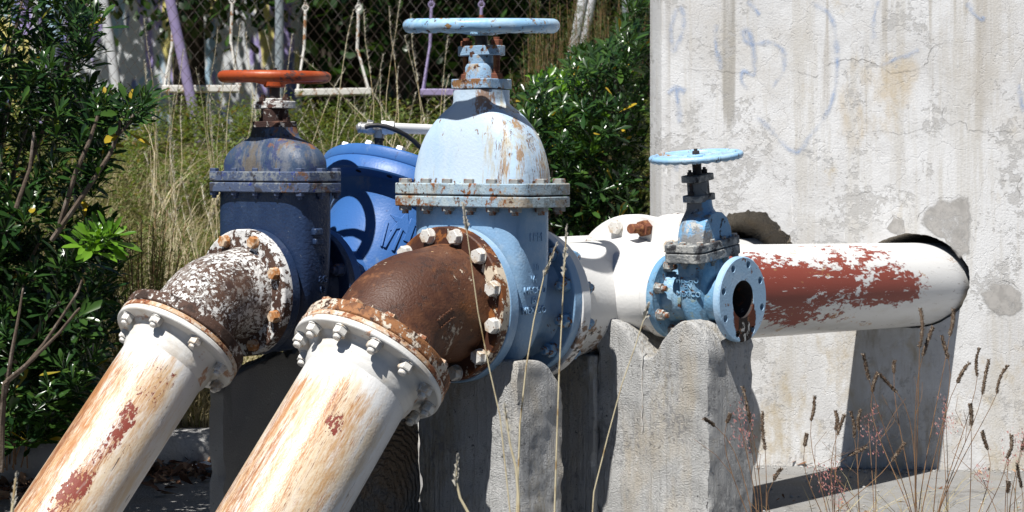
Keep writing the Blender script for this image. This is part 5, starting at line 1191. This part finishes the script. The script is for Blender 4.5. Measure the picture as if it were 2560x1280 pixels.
tree('dark tree hanging over the mural wall behind the swings', -2.9, 18.4, 3.6, [((-0.7, -0.5, 2.9), (2.2, 1.8, 1.1)), ((1.3, -0.6, 2.7), (1.6, 1.5, 1.3)), ((0.2, -1.2, 2.35), (0.8, 0.6, 0.75)), ((0.35, -1.2, 1.25), (0.7, 0.4, 0.30)), ((-0.55, -1.0, 1.45), (0.45, 0.3, 0.22)), ((-0.3, 0.3, 4.2), (2.2, 1.8, 1.2))], 12000, 1)
tree('dense dark tree behind the grey fence post and middle swing', -0.9, 18.0, 3.6, [((0.3, -0.9, 1.9), (1.5, 1.0, 1.6)), ((-0.6, -0.8, 3.3), (1.7, 1.5, 1.2)), ((0.9, -0.5, 3.2), (1.7, 1.5, 1.4)), ((-0.4, -2.2, 1.75), (0.45, 0.4, 0.5)), ((0.2, -1.6, 3.6), (2.2, 2.0, 0.9))], 17000, 2)
tree('broad dark tree behind the pale blue handwheel', 1.7, 18.6, 3.8, [((-0.6, -0.8, 1.6), (1.6, 1.1, 1.7)), ((0.4, -0.8, 3.2), (2.2, 1.6, 1.4)), ((1.4, -0.4, 1.6), (1.4, 1.2, 1.6)), ((0.2, -1.8, 3.4), (2.4, 2.0, 0.9))], 17000, 3)
def hedge(label, x0, x1, y, h, n, seed):
    rnd = random.Random(seed); v = thing('hedge', label, 'hedge', T(((x0 + x1) / 2, y, bank_z(0, 30)))); b = MB(); w2 = (x1 - x0) / 2
    for i in range(n):
        x = rnd.uniform(-w2, w2); z = rnd.uniform(0, h) + 0.3 * noise.noise(Vector((x, 0, seed))); q = Vector((x, rnd.uniform(-0.5, 0.5), z))
        leaf(b, q, Vector((rnd.uniform(-1, 1), rnd.uniform(-1, 0.3), rnd.uniform(-.5, .9))), Vector((rnd.uniform(-.6, .6), rnd.uniform(-.6, .6), 1)), rnd.uniform(0.22, 0.38), 0.2, rnd, 2.4)
    b.obj('foliage', leaf_tree, v, fix=False, smooth=True, ang=180)
    b = MB(); b.box(-w2, w2, 0.55, 0.75, -0.3, h * 0.98); b.obj('dense_core', bark_dark, v)
hedge('tall dark hedge closing off the view beyond the mural wall', -11, 11, 23.5, 6.0, 9000, 5)

# dead leaves and crumpled paper by the kerb
b = MB()
for i in range(900):
    x = rg.uniform(-1.9, -0.75); y = kerb_y(x) - 0.10 - abs(rg.gauss(0, 0.20)); a = rg.uniform(0, 2 * pi)
    if y < 5.8: continue
    leaf(b, Vector((x, y, rg.uniform(0.002, 0.03))), Vector((cos(a), sin(a), rg.uniform(-0.1, 0.5))), Vector((rg.uniform(-.8, .8), rg.uniform(-.8, .8), 1)), rg.uniform(0.025, 0.07), rg.uniform(-0.5, 0.5), rg, 1.6)
tag(b.obj('leaf_litter', litter_m, fix=False), 'brown dead leaves scattered along the foot of the kerb', 'dead leaves', kind='stuff')
b = MB(); rings = []
for k in range(9):
    t = k / 8; r_ = sin(pi * min(0.98, t + 0.02)) ** 0.7
    rings.append([Vector((0.062 * (2 * t - 1), 0.035 * r_ * cos(2 * pi * j / 14), 0.018 * r_ * (1 + sin(2 * pi * j / 14)))) + 0.012 * Vector((0, noise.noise(Vector((k * .7, j * .9, 0))), noise.noise(Vector((k * .7, j * .9, 4))))) for j in range(14)])
b.loft(rings); pp = pxw(512, 1200, 1.102 * F / 797); tag(b.obj('crumpled_paper', paper_m, None, 0, T((pp.x, pp.y, 0.004)), ang=20), 'crumpled white paper lying in dead leaves by the kerb', 'litter')

# dried weeds with brown seed heads in front of the tank
def seed_head(b, p, d, L_, r_, rnd):
    d = d.normalized(); n_ = 9; cv = Vector((rnd.uniform(-1, 1), rnd.uniform(-1, 1), 0)) * 0.09 * L_; P = [p + d * (L_ * k / n_) + cv * sin(pi * k / n_) for k in range(n_ + 1)]
    b.tube(P, [r_ * rnd.uniform(0.78, 1.15) * (0.40 + 0.7 * sin(pi * min(0.93, (k + 0.8) / (n_ + 1.2))) ** 0.6) for k in range(n_ + 1)], 8)
    for k in range(260):
        t = rnd.random(); q = p + d * (L_ * t) + cv * sin(pi * t); o = d.orthogonal().normalized(); o = Matrix.Rotation(rnd.uniform(0, 2 * pi), 3, d) @ o
        e = q + o * r_ * 0.8; blade(b, e, 0.0001, 0, 0, 0, rnd, 2) if False else b.add([e, e + d * 0.003 + o.cross(d) * 0.0013, e + o * rnd.uniform(0.002, 0.0055) + d * 0.004], [(0, 1, 2)])
z8 = lambda x, y: (1400 + x / 2.207, 700 + y / 2.207)
def weed(label, root_px, D, heads, seed, m=stem_brown):
    rnd = random.Random(seed); ry = 400 + CH * F / D; base = pxw(root_px, ry, D); v = thing('dried_weed', label, 'dried weed', T(base))
    for (hx, hy, ang, L_) in heads:
        px, py = z8(hx, hy); D2 = D + rnd.uniform(-0.12, 0.12); p = pxw(px, py, D2) - base
        mid = Vector((p.x * rnd.uniform(0.15, 0.4), p.y * 0.4, p.z * 0.55)); d = Vector((sin(radians(ang)), rnd.uniform(-.2, .2), cos(radians(ang))))
        P = []
        p0 = p - d * (L_ * 0.5)
        for k in range(9):
            t = k / 8; P.append(Vector((0, 0, 0)) * (1 - t) ** 3 + mid * 3 * t * (1 - t) ** 2 * 0.66 + (p0 - d * 0.10) * 3 * t * t * (1 - t) + p0 * t ** 3)
        b = MB(); b.tube(P, [0.0016 - 0.0008 * k / 8 for k in range(9)], 5)
        if rnd.random() < 0.5:
            q = P[5]; b.tube([q, q + Vector((rnd.uniform(-.06, .06), 0, 0.05)), q + Vector((rnd.uniform(-.1, .1), 0, 0.09))], [0.001, 0.0008, 0.0005], 4)
        st_ = b.obj('stem', m, v, fix=False)
        b = MB(); seed_head(b, p0, d, L_, 0.0038 * rnd.uniform(0.7, 1.1), rnd); b.obj('seed_head', head_brown, st_, fix=False)
weed('dried weed with a tall upright brown head crossing the big pipe', 2286, 5.55, [(1985, 265, 2, 0.105), (2160, 235, 8, 0.075), (2125, 370, -14, 0.065), (2030, 340, 18, 0.085)], 1)
weed('dried weed with two drooping brown heads in the pipe shadow', 2300, 5.75, [(1738, 565, 14, 0.06), (1812, 570, -42, 0.07), (1845, 480, 6, 0.035), (1690, 480, -14, 0.075)], 2)
weed('dried weed with five slanting brown heads against the sunlit tank', 2325, 5.7, [(2225, 512, 30, 0.065), (2308, 455, 3, 0.08), (2348, 535, 10, 0.10), (2440, 550, 20, 0.085)], 3)
weed('dried weed with short brown heads low at the right edge', 2420, 5.6, [(2265, 745, -3, 0.06), (2345, 885, -16, 0.055), (2478, 920, 8, 0.065)], 4)
weed('dried weed with a pair of brown heads over the sunlit wall foot', 2085, 5.7, [(1520, 775, 0, 0.055), (1550, 800, 20, 0.06), (1395, 710, 8, 0.07), (1355, 885, 10, 0.035)], 5)
weed('dried weed with brown heads at the edge of the pipe shadow', 2150, 5.8, [(1615, 800, -8, 0.075), (1655, 775, 6, 0.06), (1640, 945, 62, 0.06)], 6)
weed('dried weed with thin heads in front of the notched pier corner', 1915, 5.25, [(1030, 690, -12, 0.095), (1125, 830, -3, 0.10), (928, 765, 20, 0.025), (825, 785, -55, 0.035)], 7)
weed('dried weed with small bent heads near the ground shadow', 1985, 5.5, [(1200, 1075, 32, 0.04), (960, 1110, -35, 0.05), (1865, 950, 36, 0.06)], 8)
weed('dried weed with thin pale heads at the bottom right corner', 2530, 5.5, [(2535, 1080, -12, 0.07), (2470, 1145, 2, 0.03), (2560, 890, 14, 0.05)], 9)
def base_blades():
    rnd = random.Random(55)
    for v in [o for o in scene.objects if o.get('category') == 'dried weed']:
        b = MB()
        for k in range(16):
            blade(b, Vector((rnd.gauss(0, .03), rnd.gauss(0, .03), 0)), rnd.uniform(0.08, 0.30), rnd.uniform(0.3, 1.6), rnd.uniform(0, 2 * pi), rnd.uniform(0.001, 0.0022), rnd, 4)
        b.obj('leaf_blade', blade_dry, v, fix=False)
base_blades()
b = MB()
for i in range(420):      # grit on the apron, thickest along the foot of the tank
    x = rg.uniform(0.5, 2.1); y = rg.uniform(5.6, 7.0) if rg.random() < 0.45 else wall_y(x) - abs(rg.gauss(0, 0.06)); s_ = rg.uniform(0.002, 0.008)
    b.loft([[(x + s_ * q * cos(a) * rg.uniform(.7, 1.1), y + s_ * q * sin(a) * rg.uniform(.7, 1.1), z * s_) for a in [k * 2 * pi / 6 for k in range(6)]] for q, z in ((0.8, 0), (1, 0.4), (0.5, 0.9))])
tag(b.obj('gravel', kerb_c, fix=False, smooth=False), 'small grit and stone chips strewn on the concrete by the tank', 'gravel', kind='stuff')
b = MB()
for i in range(90):
    x = rg.uniform(0.5, 2.0); y = rg.uniform(5.7, 7.0) if rg.random() < 0.5 else wall_y(x) - abs(rg.gauss(0, 0.08)); a = rg.uniform(0, 2 * pi)
    leaf(b, Vector((x, y, rg.uniform(0.002, 0.012))), Vector((cos(a), sin(a), rg.uniform(-0.05, 0.3))), Vector((rg.uniform(-.6, .6), rg.uniform(-.6, .6), 1)), rg.uniform(0.012, 0.04), rg.uniform(-0.4, 0.4), rg, 1.2)
tag(b.obj('fallen_leaves', litter_m, fix=False), 'a few dead leaves lying on the concrete below the big pipe', 'dead leaves', kind='stuff')
def pink(label, root_px, D, heads, seed):
    rnd = random.Random(seed); ry = 400 + CH * F / D; base = pxw(root_px, ry, D); v = thing('pink_grass', label, 'grass', T(base)); b = MB(); st_ = MB()
    for hx, hy, L_ in heads:
        px, py = z8(hx, hy); p = pxw(px, py, D + rnd.uniform(-.1, .1)) - base; d = Vector((rnd.uniform(-.4, .4), 0, 1)).normalized()
        st_.tube([Vector(), p * 0.5 + Vector((p.x * -0.15, 0, 0.02)), p], [0.0016, 0.0012, 0.0008], 4)
        for k in range(50):
            t = rnd.uniform(-0.5, 0.5); o = Vector((rnd.gauss(0, 1), rnd.gauss(0, 1), rnd.gauss(0, 0.6))) * 0.016 * (1.0 - abs(t))
            q = p + d * (t * L_) + o
            b.add([q, q + Vector((rnd.uniform(-.004, .004), rnd.uniform(-.004, .004), 0.007)), q + Vector((0.0022, 0, 0.003))], [(0, 1, 2)])
            if k % 3 == 0: b.add([p + d * (t * L_), q, q + Vector((0.0006, 0, 0.0006))], [(0, 1, 2)])
    st_.obj('stem', stem_brown, v, fix=False); b.obj('seed_head', pink_m, v, fix=False)
pink('pink fuzzy grass head beside the notched pier corner', 1905, 5.3, [(985, 750, 0.09), (1040, 800, 0.07), (1020, 880, 0.06)], 1)
pink('pink fuzzy grass in front of the dark pipe shadow', 2190, 5.7, [(1700, 780, 0.10), (1745, 890, 0.08)], 2)
pink('pink fuzzy grass low in front of the ground shadow', 2090, 5.4, [(1500, 1110, 0.10), (1540, 1190, 0.10), (1440, 1090, 0.06)], 3)
pink('pink fuzzy grass right of the pipe shadow on the wall', 2370, 5.7, [(2130, 740, 0.10), (2110, 800, 0.06)], 4)
pink('pink fuzzy grass at the far right of the wall foot', 2510, 5.6, [(2480, 930, 0.10), (2550, 900, 0.07), (2330, 1090, 0.06)], 5)
# dry stalks close to the camera
def near_stalk(label, P, D, hl, seed, r_=0.0022):
    rnd = random.Random(seed); pts = [pxw(x, y, D + dd) for x, y, dd in P]; base = pts[-1]
    v = thing('grass_stalk', label, 'grass stalk', T(base)); b = MB(); Q = [p - base for p in pts]; n_ = len(Q)
    R_ = [Q[0]]
    for i in range(n_ - 1):
        for k in range(1, 5): R_.append(Q[i].lerp(Q[i + 1], k / 4))
    b.tube(R_, [r_ * 0.5 + r_ * 0.6 * i / len(R_) for i in range(len(R_))], 6); b.obj('stem', stalk_m, v, fix=False)
    b = MB(); d = (Q[0] - Q[1]).normalized(); p0 = Q[0] - d * hl
    for k in range(140):
        t = rnd.random(); q = p0 + d * hl * t; o = Vector((rnd.gauss(0, 1), rnd.gauss(0, 1), 0)) * 0.0035 * (1 - 0.6 * t)
        b.add([q, q + o + d * 0.012, q + o * 0.3 + d * 0.014 + Vector((0.001, 0, 0))], [(0, 1, 2)])
    b.obj('seed_head', fluff_m, v, fix=False)
GD = lambda D: 400 + CH * F / D
near_stalk('dry stalk leaning across the raised letters of the pale blue valve', [(1388, 618, 0), (1360, 690, 0), (1335, 800, 0), (1315, 920, 0), (1300, 1060, 0), (1292, 1280, 0), (1290, 1800, 0)], 4.2, 0.07, 1)
near_stalk('dry upright stalk with pale head left of the pipe joint', [(1416, 575, 0), (1411, 660, 0), (1405, 790, 0), (1398, 930, 0), (1392, 1100, 0), (1386, 1300, 0), (1380, 1800, 0)], 4.25, 0.10, 2)
near_stalk('thin dry stalk in front of the brown elbow flange', [(1160, 520, 0), (1170, 600, 0), (1195, 780, 0), (1225, 930, 0), (1250, 1040, 0), (1275, 1280, 0), (1300, 1850, 0)], 4.0, 0.05, 3, 0.0016)
near_stalk('thin dry stalk slanting over the pale notched pier', [(1618, 770, 0), (1590, 860, 0), (1555, 960, 0), (1520, 1090, 0), (1485, 1230, 0), (1440, 1850, 0)], 4.0, 0.03, 4, 0.0016)
near_stalk('short dry stalk with knobbly head low before the dark pier', [(1143, 1150, 0), (1140, 1200, 0), (1150, 1245, 0), (1180, 1300, 0), (1230, 2000, 0)], 3.7, 0.05, 5, 0.003)
near_stalk('short dry stalk with drooping head before the lit pier foot', [(1262, 1020, 0), (1275, 1110, 0), (1290, 1170, 0), (1296, 1240, 0), (1300, 2000, 0)], 3.7, 0.05, 6, 0.003)
near_stalk('blurred dry stalk tip at the bottom left corner', [(40, 1195, 0), (36, 1230, 0), (28, 1300, 0), (10, 2000, 0)], 3.5, 0.06, 7, 0.004)
# leaves and twigs in front of the left kerb
herb('wiry_weed', 'wiry weed with tiny pale buds at the foot of the left bush', -1.62, 6.55, 0.55, 16, leaf_tall, 77, 0.22, 'weed', 0.02, None, 0.5)
